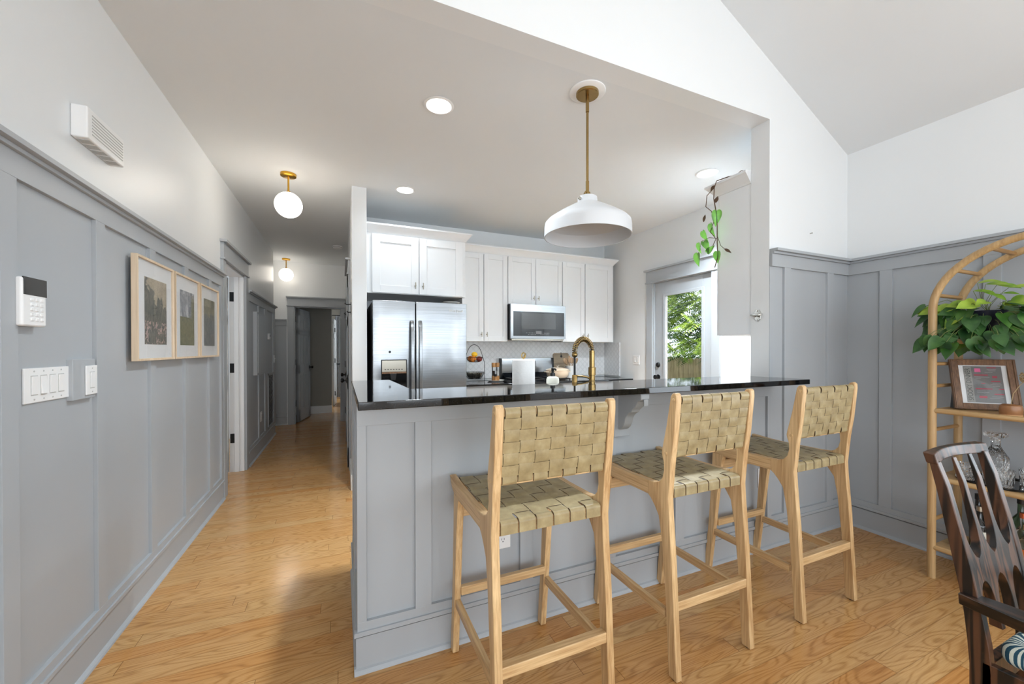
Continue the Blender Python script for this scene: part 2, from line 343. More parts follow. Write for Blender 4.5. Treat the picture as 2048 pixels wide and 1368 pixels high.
# ------------------------------------------------------------------ mesh helpers
class MB:
    def __init__(s): s.v = []; s.f = []
    def add(s, vs, fs):
        o = len(s.v); s.v += [tuple(v) for v in vs]; s.f += [tuple(i+o for i in f) for f in fs]; return s
    def box(s, x0, x1, y0, y1, z0, z1):
        if x0 > x1: x0, x1 = x1, x0
        if y0 > y1: y0, y1 = y1, y0
        if z0 > z1: z0, z1 = z1, z0
        return s.add([(x0, y0, z0), (x1, y0, z0), (x1, y1, z0), (x0, y1, z0), (x0, y0, z1), (x1, y0, z1), (x1, y1, z1), (x0, y1, z1)],
              [(0, 3, 2, 1), (4, 5, 6, 7), (0, 1, 5, 4), (1, 2, 6, 5), (2, 3, 7, 6), (3, 0, 4, 7)])
    def prism(s, pts, axis, a, b):
        """polygon (u,v) swept along axis: x->(y,z)  y->(x,z)  z->(x,y)"""
        def P(u, v, t): return {'x': (t, u, v), 'y': (u, t, v), 'z': (u, v, t)}[axis]
        n = len(pts); vs = [P(u, v, a) for u, v in pts]+[P(u, v, b) for u, v in pts]
        fs = [tuple(range(n))[::-1], tuple(range(n, 2*n))]+[(i, (i+1) % n, (i+1) % n+n, i+n) for i in range(n)]
        return s.add(vs, fs)
    def lathe(s, prof, c=(0, 0, 0), seg=32, axis='z', cap=True):
        vs = []; fs = []
        for r, h in prof:
            for k in range(seg):
                a = 2*PI*k/seg; x, y = r*math.cos(a), r*math.sin(a)
                p = {'z': (x, y, h), 'y': (x, h, y), 'x': (h, x, y)}[axis]
                vs.append((p[0]+c[0], p[1]+c[1], p[2]+c[2]))
        n = len(prof)
        for i in range(n-1):
            for k in range(seg):
                k2 = (k+1) % seg; fs.append((i*seg+k, i*seg+k2, (i+1)*seg+k2, (i+1)*seg+k))
        if cap: fs.append(tuple(range(seg))[::-1]); fs.append(tuple((n-1)*seg+k for k in range(seg)))
        return s.add(vs, fs)
    def tube(s, pts, r, seg=10, closed=False, flat=None):
        P = [Vector(p) for p in pts]; n = len(P); rs = r if isinstance(r, (list, tuple)) else [r]*n
        vs = []; fs = []; T0 = (P[1]-P[0]).normalized()
        ref = Vector((0, 0, 1)) if abs(T0.z) < .9 else Vector((1, 0, 0)); N = T0.cross(ref).normalized()
        for i in range(n):
            a = P[(i-1) % n] if (closed or i > 0) else P[i]; b = P[(i+1) % n] if (closed or i < n-1) else P[i]
            T = (b-a).normalized(); N = (N-T*N.dot(T)).normalized(); B = T.cross(N)
            for k in range(seg):
                t = 2*PI*k/seg; vs.append(P[i]+(N*math.cos(t)+B*math.sin(t))*rs[i])
        m = n if closed else n-1
        for i in range(m):
            j = (i+1) % n
            for k in range(seg):
                k2 = (k+1) % seg; fs.append((i*seg+k, i*seg+k2, j*seg+k2, j*seg+k))
        if not closed: fs.append(tuple(range(seg))[::-1]); fs.append(tuple((n-1)*seg+k for k in range(seg)))
        return s.add(vs, fs)
    def sphere(s, c, r, seg=20, rings=12, sc=(1, 1, 1)):
        pr = [(max(1e-4, math.sin(PI*i/rings))*r, -math.cos(PI*i/rings)*r) for i in range(rings+1)]
        o = len(s.v); s.lathe(pr, (0, 0, 0), seg)
        for i in range(o, len(s.v)): x, y, z = s.v[i]; s.v[i] = (x*sc[0]+c[0], y*sc[1]+c[1], z*sc[2]+c[2])
        return s
    def xf(s, m):
        s.v = [tuple(m @ Vector(v)) for v in s.v]; return s
    def obj(s, name, m, parent=None, bevel=0, smooth=None, seg=2):
        me = bpy.data.meshes.new(name); me.from_pydata(s.v, [], s.f); me.update()
        bm = bmesh.new(); bm.from_mesh(me); bmesh.ops.recalc_face_normals(bm, faces=bm.faces[:]); bm.to_mesh(me); bm.free()
        mats = m if isinstance(m, (list, tuple)) else [m]
        for q in mats: me.materials.append(M[q] if isinstance(q, str) else q)
        o = bpy.data.objects.new(name, me); COL.objects.link(o)
        if smooth is not None:
            for p in me.polygons: p.use_smooth = True
            me.set_sharp_from_angle(angle=math.radians(smooth))
        if bevel:
            b = o.modifiers.new('edge', 'BEVEL'); b.width = bevel; b.segments = seg; b.limit_method = 'ANGLE'; b.angle_limit = math.radians(40)
            b.harden_normals = True
            for p in me.polygons: p.use_smooth = True
            me.set_sharp_from_angle(angle=math.radians(smooth or 35))
        if parent: adopt(o, parent)
        return o
def adopt(o, parent):
    o.parent = parent
    p = parent; mw = Matrix.Translation(p.location) @ p.rotation_euler.to_matrix().to_4x4()
    if p.parent: mw = world_of(p)
    o.matrix_parent_inverse = mw.inverted()
def world_of(o):
    m = Matrix.Translation(o.location) @ o.rotation_euler.to_matrix().to_4x4()
    if o.parent: m = world_of(o.parent) @ o.matrix_parent_inverse @ m
    return m
def tag(o, label, cat, group=None, kind=None):
    o['label'] = label; o['category'] = cat
    if group: o['group'] = group
    if kind: o['kind'] = kind
    return o
def thing(name, label, cat, loc, group=None):
    o = bpy.data.objects.new(name, None); o.empty_display_size = .1; o.location = loc; COL.objects.link(o)
    return tag(o, label, cat, group)
def struct(o): o['kind'] = 'structure'; return o
def dup(root, loc, label, rz=0, group=None):
    r = root.copy(); COL.objects.link(r); r.location = loc; r.rotation_euler = (0, 0, rz); r['label'] = label
    def rec(src, dst):
        for ch in list(src.children):
            c = ch.copy(); COL.objects.link(c); c.parent = dst; rec(ch, c)
    rec(root, r)
    return r
def text(body, size, mtl, parent, loc, rot, name='lettering', ext=.0004, align='CENTER', xs=1):
    cu = bpy.data.curves.new(name, 'FONT'); cu.body = body; cu.size = size; cu.extrude = ext; cu.align_x = align; cu.align_y = 'CENTER'
    t = bpy.data.objects.new(name, cu); COL.objects.link(t)
    bpy.context.view_layer.update()
    me = bpy.data.meshes.new_from_object(t); bpy.data.objects.remove(t)
    R = rot if isinstance(rot, Matrix) else Matrix.Rotation(rot[2], 4, 'Z') @ Matrix.Rotation(rot[1], 4, 'Y') @ Matrix.Rotation(rot[0], 4, 'X')
    me.transform(Matrix.Translation(loc) @ R @ Matrix.Diagonal((xs, 1, 1, 1)))
    me.materials.clear(); me.materials.append(M[mtl])
    o = bpy.data.objects.new(name, me); COL.objects.link(o); adopt(o, parent); return o
def arcpts(cx, cy, r, a0, a1, n): return [(cx+r*math.cos(math.radians(a0+(a1-a0)*i/n)), cy+r*math.sin(math.radians(a0+(a1-a0)*i/n))) for i in range(n+1)]

# ------------------------------------------------------------------ room numbers (metres)
L = -.967; R = 3.49; W = 1.712; WB = 1.84; C = 2.827; BK = 4.81; RK = 3.58; FY = 7.81; HR = .09; PX = .22; PY = 3.94
HC = 7.06   # where the hall's left wall turns

# ================================================================== SHELL
struct(MB().box(-2.6, 4.0, -4.6, 13, -.06, 0).obj('floor', 'floor'))
# flat ceiling over kitchen and hall
struct(MB().box(-2.6, RK+.12, WB, 13, C, C+.12).obj('ceiling', 'ceil'))
# vaulted ceiling
rx, rz_ = 1.2, 2.763+(R-1.2)*.504
m = MB(); m.prism([(R+.14, 2.763-.14*.504), (rx, rz_), (rx, rz_+.1), (R+.14, 2.863-.14*.504)], 'y', -4.6, W)
m.prism([(rx, rz_), (L-.14, 3.0-.14*.4), (L-.14, 3.1), (rx, rz_+.1)], 'y', -4.6, W)
struct(m.obj('ceiling', 'ceil'))
# left wall with hall door opening  (opening Y 4.26..5.05, z 0..2.1)
D1a, D1b, D1h = 4.26, 5.05, 2.10
m = MB().box(L-.13, L, -4.6, -3.9, 0, 3.1).box(L-.13, L, -2.7, -2.3, 0, 3.1).box(L-.13, L, -1.1, D1a, 0, 3.1)
for a, b in ((-3.9, -2.7), (-2.3, -1.1)): m.box(L-.13, L, a, b, 0, .7); m.box(L-.13, L, a, b, 2.3, 3.1)
m.box(L-.13, L, D1a, D1b, D1h, 3.1).box(L-.13, L, D1b, HC, 0, C)
struct(m.obj('wall_left', 'white'))
struct(MB().box(-2.6, L-.13, HC-.13, HC, 0, C).obj('wall_hall_return', 'white'))
# right dining wall
m = MB().box(R, R+.13, -4.6, -3.5, 0, 2.8).box(R, R+.13, -2.3, -1.1, 0, 2.8).box(R, R+.13, .2, W, 0, 2.8)
for a, b in ((-3.5, -2.3), (-1.1, .2)): m.box(R, R+.13, a, b, 0, .7).box(R, R+.13, a, b, 2.3, 2.8)
struct(m.obj('wall_right', 'white'))
# rear wall (behind the camera) with three tall windows
m = MB(); xs = [-1.1, -.6, .5, .75, 1.85, 2.1, 3.2, 3.62]
for i in range(0, 8, 2): m.box(xs[i], xs[i+1], -4.6, -4.47, 0, 4.1)
for i in range(1, 7, 2): m.box(xs[i], xs[i+1], -4.6, -4.47, 0, .3); m.box(xs[i], xs[i+1], -4.6, -4.47, 2.4, 4.1)
struct(m.obj('wall_rear', 'white'))
def winframe(n, mb): struct(mb.obj('window_%d' % n, 'trimw'))
for k in range(3):
    a, b = xs[2*k+1], xs[2*k+2]; q = MB()
    q.box(a, a+.05, -4.57, -4.5, .3, 2.4).box(b-.05, b, -4.57, -4.5, .3, 2.4).box(a, b, -4.57, -4.5, .3, .35).box(a, b, -4.57, -4.5, 2.35, 2.4).box(a, b, -4.56, -4.51, 1.33, 1.37)
    winframe(k+1, q)
for k, (x0, a, b) in enumerate(((L-.1, -3.9, -2.7), (L-.1, -2.3, -1.1), (R+.03, -3.5, -2.3), (R+.03, -1.1, .2))):
    q = MB(); q.box(x0, x0+.07, a, a+.05, .7, 2.3).box(x0, x0+.07, b-.05, b, .7, 2.3).box(x0, x0+.07, a, b, .7, .75).box(x0, x0+.07, a, b, 2.25, 2.3).box(x0+.01, x0+.06, a, b, 1.48, 1.52)
    winframe(k+4, q)
# gable wall between living room and kitchen: header above the opening + stub on the right
m = MB(); zr = lambda x: 2.763+(R-x)*.504
m.prism([(L, C), (2.6, C), (2.6, zr(2.6)+.02), (rx, rz_+.02), (L, 3.02)], 'y', W, WB)
m.prism([(2.6, 0), (RK+.12, 0), (RK+.12, 2.7), (2.6, zr(2.6)+.02)], 'y', W, WB)
struct(m.obj('wall_gable', 'white'))
# kitchen and hall walls
DKa, DKb, DKh = 2.955, 3.81, 2.13
m = MB().box(RK, RK+.12, WB, DKa, 0, C).box(RK, RK+.12, DKb, BK+.1, 0, C).box(RK, RK+.12, DKa, DKb, DKh, C)
struct(m.obj('wall_kitchen_right', 'white'))
struct(MB().box(PX, RK, BK, BK+.1, 0, C).obj('wall_kitchen_back', 'white'))
m = MB().box(HR, PX, PY, 13, 0, C)
struct(m.obj('wall_hall_right', 'white', bevel=.003))
D2a, D2b, D2h = -.76, -.01, 2.06
m = MB().box(-2.6, D2a, FY, FY+.11, 0, C).box(D2b, HR, FY, FY+.11, 0, C).box(D2a, D2b, FY, FY+.11, D2h, C)
struct(m.obj('wall_hall_end', 'white'))
struct(MB().box(-2.6, -.19, 8.95, 9.05, 0, C).obj('wall_bedroom_passage', 'taupe'))
struct(MB().box(-2.6, HR, 12.2, 12.3, 0, C).obj('wall_bedroom_end', 'taupe'))
struct(MB().box(-2.7, -2.6, 4.0, 13, 0, C).obj('wall_outer_left', 'white'))
struct(MB().box(-2.6, L-.13, 3.6, 3.7, 0, C).obj('wall_side_room', 'white'))

# ------------------------------------------------------------------ wainscot helpers
def PB(mb, pl, a0, a1, t0, t1, z0, z1):
    ax, v, s = pl
    if ax == 'x': mb.box(v+s*t0, v+s*t1, a0, a1, z0, z1)
    else: mb.box(a0, a1, v+s*t0, v+s*t1, z0, z1)
TN = [0]; BN = [0]
def trimname(): TN[0] += 1; return 'trim_%d' % TN[0]
def wainscot(pl, a0, a1, bat, top=1.97, board=1.856, cap=True, low=.205, side='left', ex=0):
    m = MB(); PB(m, pl, a0, a1, 0, .004, .15, top-.02)
    if cap:
        PB(m, pl, a0, a1, 0, .02, board, top-.032)
        PB(m, pl, a0-.0, a1+.0, 0, .034, top-.032, top-.018); PB(m, pl, a0, a1, 0, .055, top-.018, top)
    else: PB(m, pl, a0, a1, 0, .02, board, top)
    for b in bat: PB(m, pl, b[0], b[1], 0, .019, .2, board+.002)
    PB(m, pl, a0, a1, 0, .02, .166, low)
    PB(m, pl, a0-ex, a1, 0, .028, .152, .17)
    struct(m.obj(trimname(), 'grey', bevel=.001))
    b = MB(); PB(b, pl, a0-ex*.4, a1, 0, .016, 0, .142)
    ax, v, s = pl
    q = [(0, 0), (.032, 0), (.030, .008), (.024, .015), (.016, .019), (0, .019)]
    b.prism([(v+s*u, z) for u, z in q], 'y' if ax == 'x' else 'x', a0-ex, a1)
    struct(b.obj('baseboard_%s' % side, 'grey'))
bl = [(-4.3+.51*k, -4.23+.51*k) for k in range(0)]+[(2.22-.51*k, 2.29-.51*k) for k in range(1, 3)]
# left living/hall wall
wainscot(('x', L, 1), -1.05, 4.15, [(1.71-.51, 1.78-.51), (1.71, 1.78), (2.22, 2.29), (2.73, 2.80), (3.24, 3.31), (3.757, 3.83), (4.09, 4.15)], side='left')
wainscot(('x', L, 1), 5.16, HC, [(5.16, 5.22), (5.76, 5.83), (6.20, 6.37), (6.88, HC)], side='hall_left')
wainscot(('y', FY, -1), -1.6, D2a-.115, [(-1.45, -1.38)], top=1.83, board=1.72, side='hall_end')
wainscot(('x', R, -1), .32, W, [(1.44-.487*k-.0, 1.51-.487*k) for k in range(0, 3)], side='right')
wainscot(('y', W, -1), 2.6, R, [(2.729, 2.797), (3.214, 3.285)], side='gable')
# breakfast-bar half wall
m = MB().box(.074, 2.6, W, WB, 0, 1.09).box(.074, .19, WB, 2.50, 0, 1.09)
struct(m.obj('wall_breakfast_bar', 'grey'))
wainscot(('y', W, -1), .054, 2.6, [(.054, .09), (.285, .354), (.776, .844), (1.267, 1.335), (1.758, 1.826), (2.249, 2.317), (2.56, 2.6)], top=1.09, board=1.0, cap=False, side='bar_front', ex=.012)
wainscot(('x', .074, -1), W+.0003, 2.5, [(W+.0003, W+.07), (2.12, 2.19), (2.43, 2.5)], top=1.09, board=1.0, cap=False, side='bar_end')
# hall side of the fridge wall (seen edge-on)
m = MB(); PB(m, ('x', HR, -1), PY+.7, 7.8, 0, .006, .15, 1.9); PB(m, ('x', HR, -1), 6.2, 7.8, 0, .03, 1.86, 1.97)
struct(m.obj(trimname(), 'grey'))
b = MB(); PB(b, ('x', HR, -1), PY, 4.55, 0, .016, 0, .14); PB(b, ('y', PY, -1), HR-.016, PX, 0, .016, 0, .14); PB(b, ('x', HR, -1), 5.7, 7.8, 0, .016, 0, .14)
struct(b.obj('baseboard_hall_right', 'trimw', bevel=.003))
b = MB(); PB(b, ('y', 8.95, -1), -2.5, -.19, 0, .016, 0, .15); struct(b.obj('baseboard_passage', 'trimw'))
struct(MB().box(2.66, RK-.001, BK-.012, BK-.0, .93, 1.42).box(PX+.9, 2.66, BK-.012, BK, .93, 1.9).obj('trim_9', 'tile'))
struct(MB().box(RK-.010, RK, 4.45, BK-.012, .93, 1.40).obj('trim_10', 'tile'))

# ------------------------------------------------------------------ doors
def casing(pl, a, b, h, wid=.105, headw=.15, name='trim'):
    m = MB(); PB(m, pl, a-wid, a, 0, .022, 0, h); PB(m, pl, b, b+wid, 0, .022, 0, h)
    PB(m, pl, a-wid-.012, b+wid+.012, 0, .036, h, h+.016)
    PB(m, pl, a-wid, b+wid, 0, .026, h+.016, h+headw)
    PB(m, pl, a-wid-.02, b+wid+.02, 0, .052, h+headw, h+headw+.022)
    struct(m.obj(trimname(), 'grey', bevel=.002))
casing(('x', L, 1), D1a, D1b, D1h, wid=.105)
casing(('y', FY, -1), D2a, D2b, D2h, wid=.10)
casing(('x', RK, -1), DKa, DKb, DKh, wid=.10)
casing(('x', HR, -1), 4.68, 5.50, 2.12, wid=.10)
# jamb linings
m = MB().box(L-.13, L, D1b-.018, D1b, 0, D1h).box(L-.13, L, D1a, D1a+.018, 0, D1h).box(L-.13, L, D1a, D1b, D1h-.018, D1h)
m.box(L-.085, L-.045, D1b-.03, D1b-.018, 0, D1h-.018)
struct(m.obj(trimname(), 'trimw', bevel=.001))
m = MB().box(D2a, D2a+.016, FY, FY+.11, 0, D2h).box(D2b-.016, D2b, FY, FY+.11, 0, D2h).box(D2a, D2b, FY, FY+.11, D2h-.016, D2h)
struct(m.obj(trimname(), 'grey', bevel=.001))
m = MB().box(RK, RK+.12, DKa, DKa+.01, 0, DKh).box(RK, RK+.12, DKb-.01, DKb, 0, DKh).box(RK, RK+.12, DKa, DKb, DKh-.005, DKh)
struct(m.obj(trimname(), 'grey'))

def panel_door(mb, w_, h_, t=.035):
    """door in local frame: width along +x from 0, thickness y 0..t, six panels"""
    mb.box(0, w_, .006, t-.006, 0, h_)
    st = .11
    for x0, x1 in ((0, st), (w_/2-.05, w_/2+.05), (w_-st, w_)): mb.box(x0, x1, 0, t, 0, h_)
    for z0, z1 in ((0, .22), (.86, 1.02), (1.56, 1.66), (h_-.12, h_)): mb.box(0, w_, 0, t, z0, z1)
    for x0, x1 in ((st+.03, w_/2-.08), (w_/2+.08, w_-st-.03)):
        for z0, z1 in ((.25, .83), (1.05, 1.53), (1.69, h_-.15)): mb.box(x0, x1, .002, t-.002, z0, z1)
    return mb
def knob(parent, c, ax, s=1, r=.026, name='door_handle'):
    prof = [(.032, 0), (.032, .006), (.012, .010), (.010, .03), (.02, .036), (r, .047), (r, .056), (.018, .066), (.004, .068)]
    MB().lathe([(q[0], s*q[1]) for q in prof], c, 20, ax).obj(name, 'black', parent, smooth=40)
def hinges(parent, boxes):
    for b in boxes: MB().box(*b).obj('hinge', 'black', parent, bevel=.002)
# door_1: off the left wall, swung back into the side room
d = panel_door(MB(), .78, 2.06); d.xf(Matrix.Translation((L-.135, D1b-.02, .01)) @ Matrix.Rotation(math.radians(180-4), 4, 'Z') @ Matrix.Translation((0, 0, 0)))
d1 = struct(d.obj('door_1', 'trimw', bevel=.002)); d1['label'] = 'white panelled door swung open into the side room'
hinges(d1, [(L-.125, L-.072, D1b-.0225, D1b-.0175, z-.05, z+.05) for z in (1.87, 1.11, .36)])
# door_2: at the hall end, swung away from us, hinged on its left
d = panel_door(MB(), .74, 2.03); d.xf(Matrix.Translation((D2a+.02, FY+.125, .01)) @ Matrix.Rotation(math.radians(79), 4, 'Z') @ Matrix.Translation((0, -.035, 0)))
d2 = struct(d.obj('door_2', 'dgrey', bevel=.002)); d2['label'] = 'grey panelled door open at the far end of the hall'
hinges(d2, [(D2a+.015, D2a+.022, FY+.04, FY+.115, z-.05, z+.05) for z in (1.84, 1.08, .36)])
knob(d2, (-.576, 8.60, .965), 'x', 1)
# door_3: kitchen door with a tall glass light
d3 = MB(); x0, x1 = RK+.02, RK+.06; ga, gb, gz0, gz1 = 3.095, 3.635, .28, 1.955
d3.box(x0, x1, DKa+.012, ga, .01, DKh-.008).box(x0, x1, gb, DKb-.012, .01, DKh-.008).box(x0, x1, ga, gb, .01, gz0).box(x0, x1, ga, gb, gz1, DKh-.008)
d3 = struct(d3.obj('door_3', 'dgrey', bevel=.002)); d3['label'] = 'grey glazed back door of the kitchen'
f = MB(); t = .03
for a, b, c0, c1 in ((ga-t, ga+.008, gz0-t, gz1+t), (gb-.008, gb+t, gz0-t, gz1+t), (ga+.008, gb-.008, gz0-t, gz0+.008), (ga+.008, gb-.008, gz1-.008, gz1+t)): f.box(x0-.012, x0, a, b, c0, c1)
f.obj('glass_frame', 'dgrey', d3, bevel=.004)
f = MB(); f.box(x0-.004, x0+.006, gb-.03, gb-.006, gz0, gz1); f.obj('track', 'trimw', d3, bevel=.002)
MB().box(x0+.014, x0+.020, ga, gb, gz0, gz1).obj('pane', 'glasspane', d3)
knob(d3, (x0, 3.745, .962), 'x', -1, .028)
MB().lathe([(.030, 0), (.030, -.012), (.026, -.018), (.006, -.020)], (x0, 3.745, 1.113), 22, 'x').obj('deadbolt', 'black', d3, smooth=40)
hinges(d3, [(RK-.004, RK+.02, DKa+.004, DKa+.016, z-.05, z+.05) for z in (1.93, 1.09, .3)])
# door_4: closed door on the fridge side of the hall, seen edge on
d = panel_door(MB(), .82, 2.10); d.xf(Matrix.Translation((HR+.0, 4.68, .01)) @ Matrix.Rotation(math.radians(90), 4, 'Z') @ Matrix.Translation((0, -.0, 0)))
d4 = struct(d.obj('door_4', 'dgrey', bevel=.002)); d4['label'] = 'grey closed door on the fridge side of the hall'
knob(d4, (HR-.035, 4.80, .96), 'x', -1); 
d = panel_door(MB(), .74, 2.03); d.xf(Matrix.Translation((HR+.0, 5.95, .01)) @ Matrix.Rotation(math.radians(90), 4, 'Z'))
d5 = struct(d.obj('door_5', 'dgrey', bevel=.002)); d5['label'] = 'grey closed door deeper in the hall on the right'
knob(d5, (HR-.035, 6.05, .95), 'x', -1)
hinges(d5, [(HR-.045, HR-.03, 6.66, 6.69, z-.05, z+.05) for z in (1.84, 1.08, .36)])
# door_6 beyond the hall end, white, seen edge on
d = panel_door(MB(), .7, 2.0); d.xf(Matrix.Translation((-.165, 9.9, .01)) @ Matrix.Rotation(math.radians(86), 4, 'Z'))
d6 = struct(d.obj('door_6', 'trimw')); d6['label'] = 'white door standing open in the room beyond the hall'
hinges(d6, [(-.15, -.13, 9.86, 9.9, z-.05, z+.05) for z in (1.75, 1.05, .3)]); knob(d6, (-.11, 10.52, .95), 'x', 1)

# ------------------------------------------------------------------ outside the kitchen door
struct(MB().box(RK+.12, 14, -2, 12, -.35, -.3).obj('ground', 'lawn'))
fz = thing('board_fence', 'weathered wooden board fence behind the trees outside the kitchen door', 'fence', (7.2, 6, -.3))
m = MB()
yy = 1.5
while yy < 12:
    h = 1.12+random.uniform(-.02, .02); m.prism([(yy, -.3), (yy+.135, -.3), (yy+.135, h-.03), (yy+.10, h), (yy+.035, h), (yy, h-.03)], 'x', 7.2, 7.22); yy += .145
m.obj('board', 'fence', fz)
MB().box(7.22, 7.27, 1.5, 12, .1, .19).box(7.22, 7.27, 1.5, 12, .8, .89).obj('rail', 'fence', fz)
def frond(mb, base, d, length, droop, n, lw, up=Vector((0, 0, 1))):
    """compound leaf: n pairs of leaflets along a drooping rib"""
    d = Vector(d).normalized(); p = Vector(base); side = d.cross(up)
    if side.length < .05: side = Vector((1, 0, 0))
    side.normalize()
    for i in range(n):
        t = i/(n-1); dd = (d+Vector((0, 0, -droop*t))).normalized(); p = p+dd*(length/n)
        nrm = side.cross(dd).normalized(); ll = lw*math.sin(PI*(.18+.78*t))**.7
        for sg in (-1, 1):
            a = (side*sg*.9+dd*.42+Vector((0, 0, -.25))).normalized()*ll; wd = dd*ll*.13
            mb.add([p, p+a*.45+wd, p+a, p+a*.45-wd], [(0, 1, 2, 3)])
    return mb
def tree(loc, label, seedv, mtl, nf, box, size):
    random.seed(seedv); r = thing('garden_tree', label, 'tree', loc, None)
    b = MB(); b.tube([(loc[0], loc[1], -.3), (loc[0]+.05, loc[1]+.05, 1.0), (loc[0], loc[1], 2.6)], [.07, .055, .03], 8)
    for k in range(9):
        z = .9+k*.25; a = random.uniform(0, 2*PI); b.tube([(loc[0], loc[1], z), (loc[0]+.5*math.cos(a), loc[1]+.5*math.sin(a), z+.3), (loc[0]+1.0*math.cos(a), loc[1]+1.0*math.sin(a), z+.35)], [.022, .014, .006], 5)
    b.obj('trunk', 'bark', r)
    m = MB()
    for k in range(nf):
        p = [random.uniform(box[2*i], box[2*i+1]) for i in range(3)]; a = random.uniform(0, 2*PI)
        frond(m, p, (math.cos(a)-.35, math.sin(a), random.uniform(-.35, .25)), size*random.uniform(.7, 1.2), random.uniform(.3, 1.0), 12, size*.26)
    fo = m.obj('foliage', mtl, r); fo['kind'] = 'stuff'
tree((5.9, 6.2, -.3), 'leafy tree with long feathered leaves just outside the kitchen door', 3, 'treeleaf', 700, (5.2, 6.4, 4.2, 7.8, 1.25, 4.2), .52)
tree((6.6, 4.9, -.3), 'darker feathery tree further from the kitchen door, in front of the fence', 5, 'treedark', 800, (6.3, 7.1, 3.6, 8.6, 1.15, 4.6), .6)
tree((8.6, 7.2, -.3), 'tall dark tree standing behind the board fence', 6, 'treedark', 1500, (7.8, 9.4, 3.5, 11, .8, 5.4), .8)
random.seed(9)
fr = thing('garden_fern', 'bright yellow-green fern in front of the board fence', 'fern', (6.0, 5.35, -.3)); m = MB()
for k in range(34):
    a = 2*PI*k/34; frond(m, (6.0, 5.2, -.1), (.55*math.cos(a), .55*math.sin(a), 1.4), random.uniform(1.1, 1.5), 1.5, 22, .17)
q = m.obj('foliage', 'fernleaf', fr); q['kind'] = 'stuff'
MB().tube([(6.0, 5.2, -.3), (6.0, 5.2, -.05)], .04, 8).obj('crown', 'bark', fr)
m = MB()
for k in range(260):
    p = (random.uniform(4.6, 7.0), random.uniform(3.2, 8.2), random.uniform(-.1, .28)); a = random.uniform(0, 2*PI)
    frond(m, p, (math.cos(a), math.sin(a), .5), random.uniform(.3, .5), .8, 10, .11)
tag(m.obj('undergrowth', 'treeleaf'), 'low leafy undergrowth covering the ground outside the kitchen door', 'undergrowth', kind='stuff')
random.seed(11)

# ================================================================== KITCHEN
# granite bar top: long shelf with a wider, angle-cut end piece on the left
def slab(name, pts, z0, z1, label, cat):
    o = MB().prism(pts, 'z', z0, z1).obj(name, 'granite', bevel=.003); return tag(o, label, cat)
slab('bar_countertop', [(.052, 1.485), (2.64, 1.485), (2.64, W-.022), (2.595, W-.022), (2.595, 1.895), (.30, 1.895), (.27, 2.52), (.052, 2.52)], 1.092, 1.122,
     'long black granite bar top the three woven stools stand under', 'countertop')
# lower sink run behind the bar
ln = thing('base_cabinet', 'white base cabinet run behind the breakfast bar, under the sink counter', 'cabinet', (1.4, 2.15, 0))
MB().box(.20, RK-1.0, WB+.004, 2.44, .1, .88).obj('body', 'cab', ln)
for k in range(4): MB().box(.22+.59*k, .79+.59*k, 2.441, 2.46, .13, .86).obj('door', 'cab', ln, bevel=.003)
slab('sink_countertop', [(.20, WB+.004), (2.58, WB+.004), (2.58, 2.475), (.20, 2.475)], .884, .914, 'low black granite sink counter hidden behind the raised bar', 'countertop')
# range run on the back wall
for nm, a, b, lab in (('base_cabinet', 1.235, 1.885, 'white base cabinet between the refrigerator and the stove'), ('base_cabinet', 2.672, RK-.004, 'white base cabinet right of the stove, by the corner')):
    q = thing(nm, lab, 'cabinet', ((a+b)/2, 4.5, 0)); MB().box(a, b, 4.20, BK-.014, .1, .882).obj('body', 'cab', q)
    n = 1 if b-a < .7 else 2
    for k in range(n):
        c0, c1 = a+(b-a)*k/n+.01, a+(b-a)*(k+1)/n-.01; dd = MB().box(c0, c1, 4.18, 4.199, .13, .68).obj('door', 'cab', q, bevel=.003); MB().box(c0, c1, 4.18, 4.199, .70, .87).obj('drawer', 'cab', q, bevel=.003)
slab('back_countertop', [(1.235, 4.165), (1.885, 4.165), (1.885, BK-.013), (1.235, BK-.013)], .884, .914, 'black granite counter between the refrigerator and the stove', 'countertop')
slab('back_countertop', [(2.672, 4.165), (RK-.012, 4.165), (RK-.012, BK-.013), (2.672, BK-.013)], .884, .914, 'black granite counter right of the stove', 'countertop')

def shaker(name, parent, x0, x1, y, z0, z1, st=.058, t=.02):
    m = MB(); m.box(x0, x0+st, y-t, y, z0, z1).box(x1-st, x1, y-t, y, z0, z1).box(x0+st, x1-st, y-t, y, z0, z0+st).box(x0+st, x1-st, y-t, y, z1-st, z1).box(x0+st-.002, x1-st+.002, y-t+.009, y-.002, z0+st-.002, z1-st+.002)
    return m.obj(name, 'cab', parent, bevel=.0016)
def tpull(parent, x, y, z, h=.058):
    m = MB().tube([(x, y, z), (x, y-.028, z)], .004, 8).tube([(x, y-.028, z-h/2), (x, y-.028, z+h/2)], .0052, 10)
    m.lathe([(.0085, 0), (.0085, -.004)], (x, y, z), 12, 'y'); m.lathe([(.008, -.003), (.008, .003)], (x, y-.028, z), 12, 'z')
    return m.obj('handle', 'nickel', parent, smooth=40)
def upper(label, a, b, y, z0, z1, doors, pull='bottom', depth_to=BK-.001, side_l=0, side_r=0):
    c = thing('wall_cabinet', label, 'cabinet', ((a+b)/2, y+.16, z0))
    MB().box(a, b, y, depth_to, z0, z1).obj('body', 'cab', c, bevel=.001)
    for i, (d0, d1) in enumerate(doors):
        o = shaker('door', c, d0, d1, y, z0+.004, z1-.02)
        hx = d1-.03 if i % 2 == 0 else d0+.03
        tpull(o, hx, y-.02, z0+.085)
    return c
UY = 4.50; UZ0, UZ1 = 1.402, 2.475
upper('tall white two-door wall cabinet left of the microwave', 1.205, 1.888, UY, UZ0, UZ1, [(1.235, 1.571), (1.578, 1.882)])
